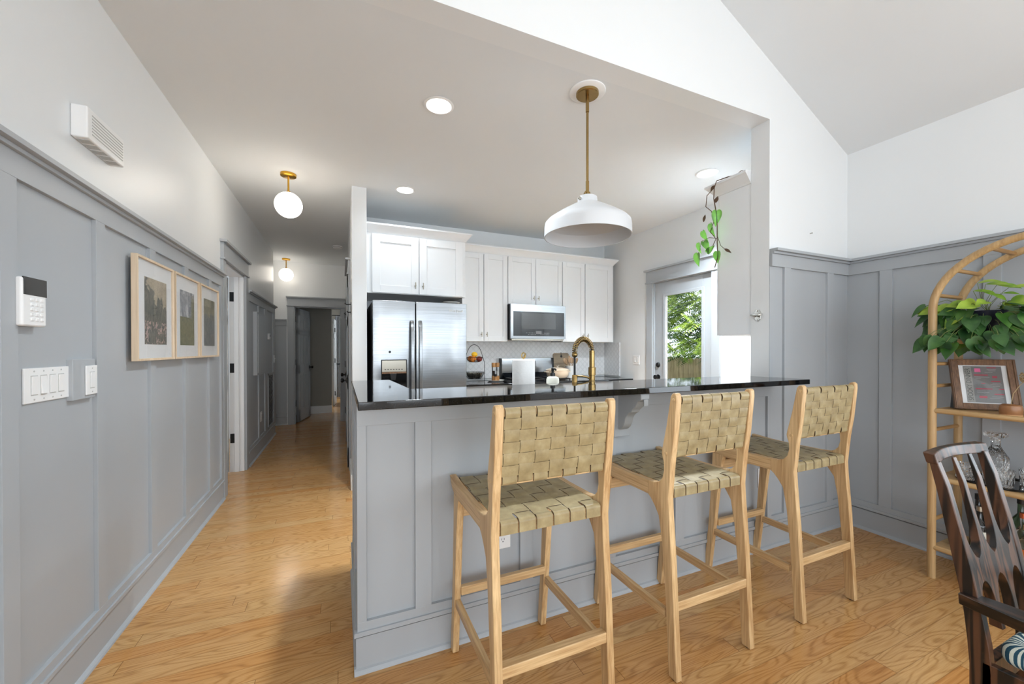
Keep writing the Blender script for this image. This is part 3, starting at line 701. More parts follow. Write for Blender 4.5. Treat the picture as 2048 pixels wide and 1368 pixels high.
upper('short white two-door wall cabinet above the microwave', 1.889, 2.667, UY, 1.87, UZ1, [(1.893, 2.272), (2.278, 2.660)])
upper('tall white two-door wall cabinet right of the microwave', 2.668, 3.50, UY, UZ0, UZ1, [(2.674, 3.012), (3.026, 3.455)])
# crown moulding: long run over the wall cabinets, another over the refrigerator cabinet
def crown(label, x0, x1, y, z, ret=0.06, endl=0, endr=1):
    m = MB(); pr = [(0, 0), (-.006, 0), (-.012, .012), (-.052, .062), (-.06, .068), (-.06, .084), (0, .084)]
    n = len(pr); vs = []
    for (dx, which) in ((0, 0), (0, 1)):
        for u, v in pr:
            ext = -u if (which and endr) else (u if (not which and endl) else 0)
            vs.append(((x1 if which else x0)+ext, y+u, z+v))
    fs = [tuple(range(n)), tuple(range(n, 2*n))]+[(i, (i+1) % n, (i+1) % n+n, i+n) for i in range(n)]
    m.add(vs, fs)
    if endr:
        vs = []
        for yy in (0, 1):
            for u, v in pr: vs.append((x1-u, (y+u) if not yy else BK-.002, z+v))
        m.add(vs, fs)
    return tag(m.obj('crown_moulding', 'cab', bevel=.001), label, 'moulding')
crown('long white crown moulding over the wall cabinets beside the microwave', 1.27, 3.49, UY, UZ1-.006)
FYC = 4.10
fcb = thing('wall_cabinet', 'deep white two-door cabinet above the refrigerator', 'cabinet', (.72, 4.4, 1.86))
MB().box(PX+.002, 1.228, FYC, BK-.001, 1.866, 2.465).obj('body', 'cab', fcb, bevel=.001)
for i, (a, b) in enumerate(((.277, .728), (.736, 1.192))):
    o = shaker('door', fcb, a, b, FYC, 1.872, 2.447, .075); tpull(o, b-.035 if i == 0 else a+.035, FYC-.02, 1.955, .065)
crown('white crown moulding stepping forward over the refrigerator cabinet', PX+.002, 1.23, FYC, 2.46)
MB().box(1.205, 1.228, 4.14, BK-.014, .0, 1.865).obj('side_panel', 'cab', fcb)
# refrigerator
fg = thing('refrigerator', 'stainless side-by-side refrigerator with water dispenser', 'refrigerator', (.71, 4.2, 0))
MB().box(.262, 1.155, 3.90, 4.70, .02, 1.755).obj('body', 'blackm', fg)
FR = 3.815
def fdoor(x0, x1): # slightly bowed front
    m = MB(); n = 10; pts = [(x0, 3.885)]
    for i in range(n+1):
        t = i/n; pts.append((x0+(x1-x0)*t, FR+.010*((2*t-1)**4)))
    pts.append((x1, 3.885)); m.prism(pts, 'z', .06, 1.765); return m
dl = fdoor(.262, .648).obj('freezer_door', 'steel', fg, smooth=30, bevel=.004)
dr = fdoor(.656, 1.158).obj('door', 'steel', fg, smooth=30, bevel=.004)
def fhandle(p, x):
    m = MB(); z = [.62, .68, .9, 1.2, 1.48, 1.56, 1.585]; off = [.012, .034, .052, .056, .048, .032, .008]
    pts = []
    for sgn in (1, -1):
        rng = range(len(z)) if sgn == 1 else reversed(range(len(z)))
        for i in rng: pts.append((FR-off[i]+(.016 if sgn == -1 else 0), z[i]))
    m.prism(pts, 'x', x-.016, x+.016); m.box(x-.01, x+.01, FR-.02, FR+.004, .64, .67).box(x-.01, x+.01, FR-.02, FR+.004, 1.53, 1.56)
    m.obj('handle', 'steel', p, bevel=.006, seg=3)
fhandle(dl, .615); fhandle(dr, .692)
# dispenser in the freezer door
dx0, dx1, dz0, dz1 = .342, .560, .90, 1.205
m = MB(); m.box(dx0-.008, dx1+.008, FR-.004, FR+.012, dz1, dz1+.008).box(dx0-.008, dx1+.008, FR-.004, FR+.012, dz0-.008, dz0).box(dx0-.008, dx0, FR-.004, FR+.012, dz0, dz1).box(dx1, dx1+.008, FR-.004, FR+.012, dz0, dz1)
m.obj('dispenser_frame', 'black', dl, bevel=.002)
MB().box(dx0, dx1, FR-.006, FR+.01, 1.098, dz1).obj('dispenser_panel', 'nickel', dl, bevel=.002)
MB().box(dx0, dx1, FR-.009, FR+.01, 1.083, 1.098).obj('dispenser_lip', 'walnut', dl)
MB().box(dx0, dx1, FR-.002, FR+.006, dz0, 1.083).obj('dispenser_recess', 'blackglass', dl)
m = MB(); 
for k in range(7): m.box(dx0+.022+.025*k, dx0+.036+.025*k, FR-.0072, FR-.005, 1.118, 1.124)
m.obj('button', 'black', dl)
MB().prism([(dx0+.07, 1.083), (dx0+.13, 1.083), (dx0+.12, 1.02), (dx0+.08, 1.02)], 'y', FR-.012, FR).obj('paddle', 'black', dl, bevel=.003)
MB().lathe([(.011, FR+.003), (.011, FR-.004), (.002, FR-.005)], (.412, 0, 1.285), 16, 'y').obj('sensor', 'black', dl)
text('Whirlpool', .034, 'chrome', dr, (1.045, FR-.002, 1.69), (math.radians(90), 0, 0), 'logo', .0015)
dsh = tag(MB().lathe([(.035, 0), (.07, .012), (.095, .028), (.09, .030), (.066, .016), (.02, .008), (.0001, .008)], (1.06, 4.05, 1.772), 28).obj('dish', 'ceramicw', smooth=50), 'small white dish on top of the refrigerator', 'dish')
# over-the-range microwave
MW0, MW1 = 1.893, 2.665; MY = 4.40
mw = thing('microwave', 'stainless over-the-range microwave under the short cabinet', 'microwave', (2.28, 4.6, 1.435))
MB().box(MW0, MW1, MY+.03, BK-.013, 1.435, 1.865).obj('body', 'blackm', mw, bevel=.003)
m = MB().box(MW0, MW0+.032, MY, MY+.03, 1.438, 1.864).box(MW1-.022, MW1, MY, MY+.03, 1.438, 1.864).box(MW0+.032, MW1-.022, MY, MY+.03, 1.438, 1.472).box(MW0+.032, MW1-.022, MY, MY+.03, 1.775, 1.864)
md = m.obj('door_frame', 'steel', mw)
MB().box(MW0+.032, MW1-.022, MY+.003, MY+.029, 1.472, 1.775).obj('door_glass', 'blackglass', md)
MB().box(2.035, 2.52, MY+.0015, MY+.003, 1.56, 1.755).obj('window', 'windowglass', md)
m = MB()
for k in range(16):
    if 5 < k < 9: continue
    m.box(2.10+.021*k, 2.108+.021*k, MY+.001, MY+.003, 1.508, 1.513); m.box(2.13+.019*k, 2.137+.019*k, MY+.001, MY+.003, 1.488, 1.492)
m.obj('button', 'lightink', md)
MB().box(2.235, 2.315, MY+.0008, MY+.003, 1.50, 1.535).obj('display', 'pgrey', md)
MB().box(MW0+.02, MW1-.02, MY+.02, 4.75, 1.418, 1.436).obj('vent_base', 'nickel', mw)
MB().lathe([(.012, 0), (.012, -.0015)], (2.30, MY, 1.822), 14, 'y').obj('logo', 'chrome', md)
# stove
RA, RB = 1.89, 2.667
st = thing('stove', 'black and stainless freestanding stove under the microwave', 'stove', (2.28, 4.45, 0))
MB().box(RA, RB, 4.18, BK-.02, .02, .90).obj('body', 'blackstove', st, bevel=.003)
MB().box(RA, RB, 4.14, 4.74, .90, .922).obj('cooktop', 'blackstove', st, bevel=.004)
MB().box(RA, RB, 4.12, 4.145, .80, .895).obj('control_panel', 'steel', st, bevel=.003)
for k in range(5): MB().lathe([(.024, 0), (.024, -.02), (.018, -.028), (.001, -.028)], (RA+.1+.145*k, 4.12, .85), 18, 'y').obj('control_knob', 'steel', st, smooth=40)
MB().box(RA+.02, RB-.02, 4.135, 4.18, .22, .78).obj('oven_door', 'steel', st, bevel=.004)
MB().tube([(RA+.06, 4.09, .74), (RB-.06, 4.09, .74)], .012, 10).obj('oven_handle', 'steel', st)
bgd = MB().prism([(4.745, .90), (4.72, 1.03), (4.745, 1.19), (BK-.014, 1.19), (BK-.014, .90)], 'x', RA+.012, RB-.012).obj('backguard', 'steel', st, bevel=.004)
for xa_ in (RA, RB-.013): MB().box(xa_, xa_+.013, 4.715, BK-.014, .92, 1.19).obj('backguard_end', 'blackstove', bgd)
MB().prism([(4.715, .93), (4.722, .995), (4.72, 1.0), (4.66, .935)], 'x', RA+.03, RB-.03).obj('vent_strip', 'blackstove', bgd)
MB().prism([(4.7205, 1.065), (4.733, 1.15), (4.729, 1.15), (4.7165, 1.065)], 'x', 2.315, 2.40).obj('display', 'blackglass', bgd)
m = MB()
for i in range(3):
    for j in range(3): m.box(2.325+.025*i, 2.339+.025*i, 4.716+.0037*j, 4.7185+.0038*j, 1.078+.025*j, 1.088+.025*j)
m.obj('button', 'lightink', bgd)
for gx in (RA+.21, RB-.21):
    g = MB()
    for yy in (4.22, 4.44, 4.66): g.box(gx-.17, gx+.17, yy, yy+.012, .935, .947)
    for xx in (-.17, -.005, .158): g.box(gx+xx, gx+xx+.012, 4.22, 4.67, .935, .947)
    for xx in (-.17, .158):
        for yy in (4.22, 4.66): g.box(gx+xx, gx+xx+.012, yy, yy+.012, .92, .94)
    g.obj('grate', 'black', st, bevel=.002)
# dutch oven
pt = thing('dutch_oven', 'cream enamel dutch oven with lid on the right burner of the stove', 'pot', (2.53, 4.40, .947))
px, py, pz = 2.505, 4.33, .947
pb = MB().lathe([(.085, 0), (.115, .004), (.137, .03), (.146, .085), (.146, .092), (.138, .092), (.130, .03), (.1, .012), (.0001, .012)], (px, py, pz), 40); 
po = pb.obj('pot_body', 'cream', pt, smooth=40)
for sg in (-1, 1):
    MB().tube([(px+sg*.140, py-.035, pz+.076), (px+sg*.172, py-.025, pz+.078), (px+sg*.178, py, pz+.079), (px+sg*.172, py+.025, pz+.078), (px+sg*.140, py+.035, pz+.076)], .008, 8).obj('handle', 'cream', po, smooth=40)
lid = MB().lathe([(.150, .092), (.152, .098), (.143, .106), (.10, .122), (.05, .131), (.0001, .133)], (px, py, pz), 40).obj('lid', 'cream', pt, smooth=40)
MB().lathe([(.012, .131), (.010, .142), (.022, .150), (.024, .156), (.016, .162), (.0001, .163)], (px, py, pz), 20).obj('knob', 'chrome', lid, smooth=40)
# cutting board leaning on the backsplash
cb = MB(); a, b, z0, z1 = -.128, .128, 0, .345; o2 = .02
pts = [(a+o2, z0), (b-o2, z0), (b, z0+o2), (b, z1-o2), (b-o2, z1), (a+o2, z1), (a, z1-o2), (a, z0+o2)]
cb.prism(pts, 'y', 0, .018)
TB = Matrix.Translation((2.825, 4.735, .915)) @ Matrix.Rotation(math.radians(-9), 4, 'X')
cbo = tag(cb.xf(TB).obj('cutting_board', 'board', bevel=.004), 'rectangular wooden board leaning on the backsplash behind the utensil crock', 'cutting board')
MB().lathe([(.017, -.002), (.017, .0)], (0, 0, 0), 18, 'y').xf(TB @ Matrix.Translation((0, -.0005, .295))).obj('hole', 'blackm', cbo)
MB().tube([TB @ Vector(p) for p in ((0, -.004, .30), (-.004, -.008, .325), (0, -.004, .35), (.003, .012, .352))], .003, 6).obj('cord', 'black', cbo)
# utensil crock
ut = thing('utensil_crock', 'white crock on the back counter behind the cream pot', 'crock', (2.83, 4.56, .914))
MB().lathe([(.056, 0), (.062, .004), (.063, .165), (.066, .170), (.060, .172), (.056, .165), (.052, .01), (.0001, .01)], (2.83, 4.56, .9145), 32).obj('crock', 'ceramicw', ut, smooth=40)
random.seed(4)
for k in range(7):
    dx = -.045+.015*k; top = Vector((2.83+dx*2.4, 4.56+random.uniform(-.03, .02), 1.215+random.uniform(-.03, .02))); bt = Vector((2.83-dx*.5, 4.56, .93))
    d = (top-bt).normalized(); m = MB(); m.tube([bt, bt+(top-bt)*.75], .006, 8)
    sh = ('spoon', 'spatula')[k % 2]; q = MB().sphere((0, 0, 0), 1, 14, 8, (.026 if k % 2 == 0 else .022, .006, .045)); rot = Vector((0, 0, 1)).rotation_difference(d).to_matrix().to_4x4()
    q.xf(Matrix.Translation(bt+(top-bt)*.84) @ rot); m.add(q.v, q.f)
    tag(m.obj('wooden_%s' % sh, 'spoonwood', smooth=50), ['dark wooden spoon at the left of the crock', 'flat wooden spatula left in the crock', 'wooden spoon left of centre in the crock', 'pale flat spatula in the middle of the crock', 'wooden spoon right of centre in the crock', 'flat spatula at the right in the crock', 'wooden spoon leaning furthest right in the crock'][k], 'utensil', 'wooden utensils in the white crock')
# salt and pepper mills on a small tray
tray = tag(MB().lathe([(.085, 0), (.10, .010), (.104, .016), (.098, .014), (.08, .006), (.0001, .006)], (1.742, 4.52, .9148), 36).obj('tray', 'ceramicw', smooth=50), 'small round white tray on the counter left of the stove', 'tray')
def mill(x, lab):
    q = thing('mill', lab, 'mill', (x, 4.55, .9215), 'glass mills with wooden ends')
    MB().lathe([(.022, 0), (.024, .003), (.024, .058), (.0001, .058)], (x, 4.55, .9215), 24).obj('base', 'millwood', q, smooth=40)
    MB().lathe([(.0215, .058), (.0215, .165), (.0001, .165)], (x, 4.55, .9215), 24).obj('glass_tube', 'glass', q, smooth=40)
    MB().lathe([(.012, .059), (.012, .12), (.0001, .12)], (x, 4.55, .9215), 16).obj('peppercorns', 'soil' if x < 1.75 else 'ceramicw', q, smooth=40)
    MB().lathe([(.0235, .165), (.0245, .168), (.0245, .215), (.022, .219), (.0001, .219)], (x, 4.55, .9215), 24).obj('top', 'millwood', q, smooth=40)
mill(1.724, 'left one of two wooden-ended glass mills on the tray'); mill(1.776, 'right one of two wooden-ended glass mills on the tray')
q = thing('vinegar_bottle', 'short wooden shaker with black cap in front of the mills', 'shaker', (1.725, 4.48, .9215))
MB().lathe([(.021, 0), (.021, .055), (.0001, .055)], (1.716, 4.465, .9215), 20).obj('body', 'millwood', q, smooth=40)
MB().lathe([(.017, .055), (.017, .08), (.014, .083), (.0001, .083)], (1.716, 4.465, .9215), 20).obj('cap', 'black', q, smooth=40)
# two-tier fruit basket, half behind the refrigerator
fx, fy = 1.475, 4.55
fb = thing('fruit_stand', 'two-tier wire fruit stand beside the refrigerator', 'fruit stand', (fx, fy, .914))
m = MB(); arch = [(fx-.13, fy, .915)]+[(fx+.13*math.cos(math.radians(180-k*15))*(.85 if 0 < k < 12 else 1), fy, 1.15+.215*math.sin(math.radians(k*15))) for k in range(13)]+[(fx+.13, fy, .915)]
m.tube(arch, .0035, 8); m.obj('frame', 'black', fb)
for zz, rr, hh, nm in ((.955, .125, .075, 'bowl'), (1.155, .10, .055, 'bowl')):
    g = MB(); g.tube([(fx+rr*math.cos(a*PI/16), fy+rr*math.sin(a*PI/16), zz+hh) for a in range(32)], .003, 6, closed=True)
    g.tube([(fx+rr*.6*math.cos(a*PI/16), fy+rr*.6*math.sin(a*PI/16), zz) for a in range(32)], .0025, 6, closed=True)
    g.tube([(fx+rr*.82*math.cos(a*PI/16), fy+rr*.82*math.sin(a*PI/16), zz+hh*.4) for a in range(32)], .002, 6, closed=True)
    for a in range(24):
        an = 2*PI*a/24; g.tube([(fx+r_*math.cos(an), fy+r_*math.sin(an), z_) for r_, z_ in ((rr*.2, zz-.003), (rr*.6, zz), (rr*.82, zz+hh*.4), (rr, zz+hh))], .0018, 5)
    g.obj(nm, 'black', fb)
MB().lathe([(.05, 0), (.07, .004), (.095, .04), (.102, .062), (.098, .062), (.09, .04), (.06, .008), (.0001, .008)], (fx, fy, .961), 30).obj('glass_dish', 'nickel', fb, smooth=40)
def fruit(nm, mt, c, r, lab, sc=(1, 1, 1)): tag(MB().sphere(c, r, 20, 12, sc).obj(nm, mt, smooth=80), lab, nm, 'fruit in the wire stand')
fruit('lemon', 'lemon', (fx-.005, fy-.02, 1.245), .032, 'yellow lemon on top of the fruit in the upper basket', (1.2, 1, 1))
fruit('orange', 'orange', (fx-.03, fy-.045, 1.192), .036, 'orange at the front of the upper fruit basket')
fruit('orange', 'orange', (fx-.035, fy+.045, 1.192), .035, 'orange at the back of the upper fruit basket')
fruit('apple', 'apple', (fx+.052, fy-.03, 1.190), .037, 'red apple at the right of the upper fruit basket', (1, 1, .92))
# paper towel stand
tx, ty = .966, 2.06
tw = thing('paper_towel_stand', 'brass paper towel stand behind the bar top', 'paper towel stand', (tx, ty, .914))
MB().lathe([(.07, 0), (.072, .008), (.0001, .010)], (tx, ty, .9145), 30).obj('base', 'brass', tw, smooth=40)
MB().tube([(tx, ty, .92), (tx, ty, 1.255)]+[(tx+.013*math.sin(math.radians(a))-.0, ty, 1.262+.022*math.sin(math.radians(a*1.0))) for a in (20, 60, 90)], .004, 8).obj('rod', 'brass', tw)
MB().tube([(tx+.012*math.cos(2*PI*k/16), ty, 1.272+.016*math.sin(2*PI*k/16)) for k in range(16)], .004, 8, closed=True).obj('loop', 'brass', tw)
tag(MB().lathe([(.019, .0), (.0645, .0), (.0655, .004), (.0655, .318), (.062, .322), (.02, .322)], (tx, ty, .928), 48).obj('paper_towel_roll', 'paper', smooth=40), 'white paper towel roll on the brass stand behind the bar', 'paper towel')
# soap bottle
sx, sy = 1.153, 2.05
sb = thing('soap_bottle', 'pale soap bottle with black pump behind the bar', 'soap dispenser', (sx, sy, .914))
MB().lathe([(.034, 0), (.038, .006), (.038, .215), (.033, .228), (.014, .234), (.0001, .234)], (sx, sy, .9145), 30).obj('bottle', 'label', sb, smooth=40)
m = MB().lathe([(.015, .234), (.015, .252), (.009, .254), (.007, .262), (.009, .266), (.009, .282), (.005, .286), (.0001, .286)], (sx, sy, .9145), 18)
m.tube([(sx, sy, 1.192), (sx, sy-.03, 1.192), (sx, sy-.038, 1.186)], .005, 8); m.obj('pump', 'black', sb, smooth=40)
# spring faucet
qx, qy = 1.412, 2.02
fc = thing('kitchen_faucet', 'brass spring-neck kitchen faucet rising behind the bar', 'faucet', (qx, qy, .914))
MB().lathe([(.03, 0), (.03, .006), (.02, .010), (.0185, .012), (.0185, .235), (.0225, .237), (.0225, .283), (.0165, .285), (.0165, .385), (.0001, .385)], (qx, qy, .9145), 28).obj('post', 'brass', fc, smooth=40)
hx = 1.287
arc = []
for k in range(29):
    a = math.radians(k*180/28); arc.append((qx-(qx-hx)/2+(qx-hx)/2*math.cos(a), qy, 1.285+.085*math.sin(a)**.9 if 0 < k < 28 else 1.285))
MB().tube([(qx, qy, 1.27)]+arc+[(hx, qy, 1.27)], .0075, 10).obj('hose', 'black', fc, smooth=60)
# spring coil around the hose
hp = [Vector(p) for p in arc]; coil = []; turns = 25; n = turns*12
for i in range(n+1):
    t = i/n*(len(hp)-1); k = min(int(t), len(hp)-2); P = hp[k].lerp(hp[k+1], t-k); T = (hp[k+1]-hp[k]).normalized(); Nn = Vector((0, 1, 0)); B = T.cross(Nn); a = 2*PI*turns*i/n
    coil.append(P+(Nn*math.cos(a)+B*math.sin(a))*.0145)
MB().tube(coil, .0026, 6).obj('spring', 'brass', fc, smooth=60)
MB().sphere((hx, qy, 1.275), .0175, 18, 10).obj('collar', 'brass', fc, smooth=60)
MB().lathe([(.0065, 1.155), (.0065, 1.265)], (hx, qy, 0), 14).obj('hose_end', 'black', fc, smooth=40)
MB().lathe([(.014, .985), (.0165, .99), (.0165, 1.15), (.013, 1.155)], (hx, qy, 0), 22).obj('spray_head', 'brass', fc, smooth=40)
MB().box(hx+.0145, hx+.021, qy-.006, qy+.006, 1.03, 1.10).obj('spray_button', 'black', fc, bevel=.002)
MB().tube([(hx+.014, qy, 1.148), (hx+.05, qy, 1.145), (qx-.035, qy, 1.138), (qx-.02, qy, 1.13)], .006, 10).obj('dock_arm', 'brass', fc, smooth=60)
# side cabinet beyond the bar end with the trailing vine
sc = thing('wall_cabinet', 'white wall cabinet hung behind the white post at the right end of the bar', 'cabinet', (3.0, 1.95, 1.42))
MB().box(2.605, RK-.003, WB+.001, 2.095, 1.408, 2.465).obj('body', 'cab', sc, bevel=.002)
for k in range(2): shd = MB().box(2.61+.48*k, 3.08+.48*k, 2.096, 2.115, 1.412, 2.46).obj('door', 'cab', sc, bevel=.002)
m = MB(); pr = [(0, 0), (.006, 0), (.012, .012), (.052, .062), (.06, .068), (.06, .084), (0, .084)]
n = len(pr); vs = [(2.605-u, WB+.002, 2.455+v) for u, v in pr]+[(2.605-u, 2.115+u, 2.455+v) for u, v in pr]; fs = [tuple(range(n)), tuple(range(n, 2*n))]+[(i, (i+1) % n, (i+1) % n+n, i+n) for i in range(n)]; m.add(vs, fs)
vs = [(2.605-u, 2.115+u, 2.455+v) for u, v in pr]+[(RK-.003, 2.115+u, 2.455+v) for u, v in pr]; m.add(vs, fs)
tag(m.obj('crown_moulding', 'cab'), 'white crown moulding on the cabinet behind the post, under the trailing vine', 'moulding')

# ------------------------------------------------------------------ leaves
def leaf(mb, base, d, nrm, L_, wd, curl=.25, heart=True):
    """heart-shaped leaf with a folded midrib, tip pointing along d"""
    d = Vector(d).normalized(); n = Vector(nrm); n = (n-d*n.dot(d)); n = n.normalized() if n.length > .01 else d.orthogonal().normalized(); s = d.cross(n)
    out = [(0, 0), (-.07, .13), (-.06, .28), (.02, .41), (.14, .485), (.28, .50), (.42, .465), (.56, .385), (.70, .275), (.82, .16), (.92, .065), (1, 0)] if heart else [(0, 0), (.04, .10), (.10, .2), (.18, .28), (.28, .36), (.40, .41), (.52, .41), (.64, .35), (.76, .25), (.86, .14), (.94, .06), (1, 0)]
    mid = [0, .01, .03, .07, .16, .28, .42, .56, .70, .82, .92, 1]
    def pt(u, v, q=0): return Vector(base)+d*(u*L_)+s*(v*wd*2)+n*(-curl*L_*u*u*.6+abs(v)*wd*.5+q)
    vs = []; fs = []
    for i in range(12):
        vs.append(pt(mid[i], 0)); vs.append(pt(out[i][0], out[i][1])); vs.append(pt(out[i][0], -out[i][1]))
    for i in range(11):
        a, b = 3*i, 3*(i+1); fs.append((a, a+1, b+1, b)); fs.append((a, b, b+2, a+2))
    mb.add(vs, fs)
# vine hanging from the side cabinet
vn = thing('trailing_vine', 'leggy green vine hanging from the cabinet crown behind the post', 'vine', (2.53, 2.12, 2.52))
def vp(px_, py_, X0=2.52):   # points along the vine measured on the plane of the cabinet side
    return None
V0 = [(2.60, 1.95, 2.555), (2.56, 1.99, 2.55), (2.535, 2.06, 2.545), (2.53, 2.075, 2.50), (2.525, 2.075, 2.42), (2.53, 2.06, 2.32), (2.53, 2.05, 2.22), (2.53, 2.05, 2.10), (2.53, 2.045, 1.98), (2.53, 2.07, 1.91)]
V1 = [(2.53, 2.075, 2.50), (2.52, 2.13, 2.46), (2.52, 2.14, 2.38), (2.52, 2.09, 2.33), (2.525, 2.075, 2.25), (2.52, 2.10, 2.18), (2.53, 2.06, 2.12), (2.53, 2.10, 2.05)]
V2 = [(2.53, 2.05, 2.12), (2.52, 2.11, 2.14), (2.52, 2.18, 2.13), (2.52, 2.195, 2.06)]
V3 = [(2.53, 2.05, 2.14), (2.53, 2.02, 2.06), (2.53, 1.99, 2.03)]
MB().tube(V0, .0035, 7).tube(V1, .0028, 7).tube(V2, .002, 6).tube(V3, .002, 6).tube([(2.60, 1.97, 2.553), (2.585, 1.90, 2.565), (2.59, 1.875, 2.55)], .002, 6).obj('stem', 'vine', vn)
m = MB()
for b, d, l, wd in (((2.52, 2.045, 2.32), (-.1, -.02, -1), .13, .042), ((2.52, 2.10, 2.24), (0, -.12, -1), .12, .036), ((2.51, 2.16, 2.20), (0, -.35, -1), .10, .03), ((2.51, 2.20, 2.12), (0, -.1, -1), .10, .024), ((2.50, 2.195, 2.04), (0, .15, -1), .12, .044), ((2.51, 2.15, 2.12), (0, -.5, -.8), .10, .032), ((2.51, 2.12, 2.03), (0, -.7, .5), .08, .028), ((2.52, 2.04, 2.02), (0, .1, -1), .10, .034)):
    m = MB(); leaf(m, b, d, (-.8, -.5+random.uniform(-.7, .9), .2), l*.85, wd*.82, .5); m.obj('leaf', 'leafm', vn, smooth=60)
for b, d, l, wd in (((2.52, 2.06, 2.51), (-.1, .5, -.3), .05, .016), ((2.52, 2.055, 2.38), (0, -.3, 1), .05, .016), ((2.52, 2.16, 2.27), (0, -.2, 1), .06, .012), ((2.53, 1.99, 2.03), (0, -.6, -.4), .06, .012)):
    m = MB(); leaf(m, b, d, (-.8, -.5, .2), l, wd, .5, False); m.obj('dry_leaf', 'vine', vn, smooth=60)

# ------------------------------------------------------------------ switches, outlets, small wall things
def plate(name, label, cat, pl, a, z, wid, hgt, kinds, group=None, t0=0):
    ax, v, s = pl
    loc = (v+s*t0, a, z) if ax == 'x' else (a, v+s*t0, z)
    r = thing(name, label, cat, loc, group)
    m = MB(); PB(m, pl, a-wid/2, a+wid/2, t0, t0+.006, z-hgt/2, z+hgt/2); m.obj('cover_plate', 'plastic', r, bevel=.002)
    n = len(kinds)
    for i, k in enumerate(kinds):
        c = a+(i-(n-1)/2)*.0465
        if k == 'rocker':
            m = MB(); PB(m, pl, c-.0165, c+.0165, t0+.006, t0+.0068, z-.034, z+.034); m.obj('bezel', 'vent', r)
            on = (i % 3 == 1)
            def q(t, zz): return t
            u0, u1 = (.0075, .0125) if on else (.0105, .0085)
            pts = [(v+s*(t0+.006), z-.031), (v+s*(t0+u1), z-.031), (v+s*(t0+.0085), z), (v+s*(t0+u0), z+.031), (v+s*(t0+.006), z+.031)]
            MB().prism(pts, 'y' if ax == 'x' else 'x', c-.0145, c+.0145).obj('rocker', 'plastic', r, bevel=.001)
        elif k == 'toggle':
            m = MB(); PB(m, pl, c-.005, c+.005, t0+.006, t0+.018, z-.002, z+.014); m.obj('toggle', 'plastic', r, bevel=.002)
        else:
            for dz in (-.021, .021):
                m = MB(); m.lathe([(.0165, s*(t0+.006)+(v)), (.0165, s*(t0+.0075)+v)], ((0, c, z+dz) if ax == 'x' else (c, 0, z+dz)), 20, ax); so = m.obj('socket', 'plastic', r)
                m = MB(); PB(m, pl, c-.0075, c-.0055, t0+.0076, t0+.0082, z+dz-.001, z+dz+.008); PB(m, pl, c+.0055, c+.0075, t0+.0076, t0+.0082, z+dz-.001, z+dz+.008); PB(m, pl, c-.0022, c+.0022, t0+.0076, t0+.0082, z+dz-.010, z+dz-.005); m.obj('slot', 'black', so)
    m = MB()
    for i in range(n):
        c = a+(i-(n-1)/2)*.0465
        for dz in ((-.048, .048) if kinds[0] != 'outlet' else (0,)):
            m.lathe([(.0032, s*(t0+.006)+v), (.0028, s*(t0+.0072)+v)], ((0, c, z+dz) if ax == 'x' else (c, 0, z+dz)), 10, ax)
    m.obj('screw', 'vent', r)
    return r
plate('light_switch', 'white four-gang rocker switch plate on the left wall below the keypad', 'light switch', ('x', L, 1), 1.936, 1.188, .232, .118, ['rocker']*4, t0=.004)
# single switch sits on a small grey mounting block
struct(MB().box(L, L+.022, 2.05, 2.20, 1.113, 1.272).obj(trimname(), 'grey', bevel=.002))
plate('light_switch', 'white single rocker switch on the grey block on the left wall', 'light switch', ('x', L, 1), 2.163, 1.186, .075, .118, ['rocker'], t0=.022)
plate('light_switch', 'white double switch plate on the kitchen wall left of the glazed door', 'light switch', ('x', RK, -1), 4.114, 1.166, .12, .12, ['rocker', 'rocker'])
plate('light_switch', 'white switch plate near the corner of the hall wall beside the thermostat', 'light switch', ('x', L, 1), 6.94, 1.165, .075, .118, ['toggle'], t0=.019)
plate('wall_outlet', 'white outlet low on the bar front behind the nearest stool', 'outlet', ('y', W, -1), .69, .437, .078, .125, ['outlet'], t0=.004)
plate('wall_outlet', 'white outlet on the panelling behind the farthest stool', 'outlet', ('y', W, -1), 2.52, .468, .078, .125, ['outlet'], t0=.004)
plate('wall_outlet', 'white outlet low on the hall wall under the grey panel door', 'outlet', ('x', L, 1), 5.96, .44, .08, .13, ['outlet'], t0=.004)
# keypad
kp = thing('alarm_keypad', 'white alarm keypad with black screen on the left wall', 'keypad', (L, 1.83, 1.46))
MB().box(L+.004, L+.016, 1.768, 1.882, 1.392, 1.536).obj('back_plate', 'plastic', kp, bevel=.004)
MB().box(L+.014, L+.034, 1.770, 1.884, 1.386, 1.545).obj('case', 'plastic', kp, bevel=.008, seg=3)
MB().box(L+.030, L+.0352, 1.776, 1.883, 1.488, 1.546).obj('screen', 'lcd', kp, bevel=.001)
for i in range(5):
    for j in range(3):
        MB().box(L+.033, L+.0365, 1.805+.023*j, 1.819+.023*j, 1.404+.0165*i, 1.414+.0165*i).obj('key', 'plastic', kp, bevel=.0015)
# door chime / temperature sensor box with louvres
ch = thing('door_chime', 'white louvred door chime box high on the left wall', 'chime', (L, 2.22, 2.2))
MB().box(L, L+.052, 2.09, 2.375, 2.145, 2.272).obj('case', 'plastic', ch, bevel=.006, seg=3)
m = MB()
for k in range(7): m.box(L+.0515, L+.0535, 2.12, 2.36, 2.17+.0125*k, 2.174+.0125*k)
m.obj('louvre', 'vent', ch)
m = MB()
for k in range(5): m.box(L+.008, L+.046, 2.115+.05*k, 2.15+.05*k, 2.1435, 2.146)
m.obj('bottom_slot', 'vent', ch)
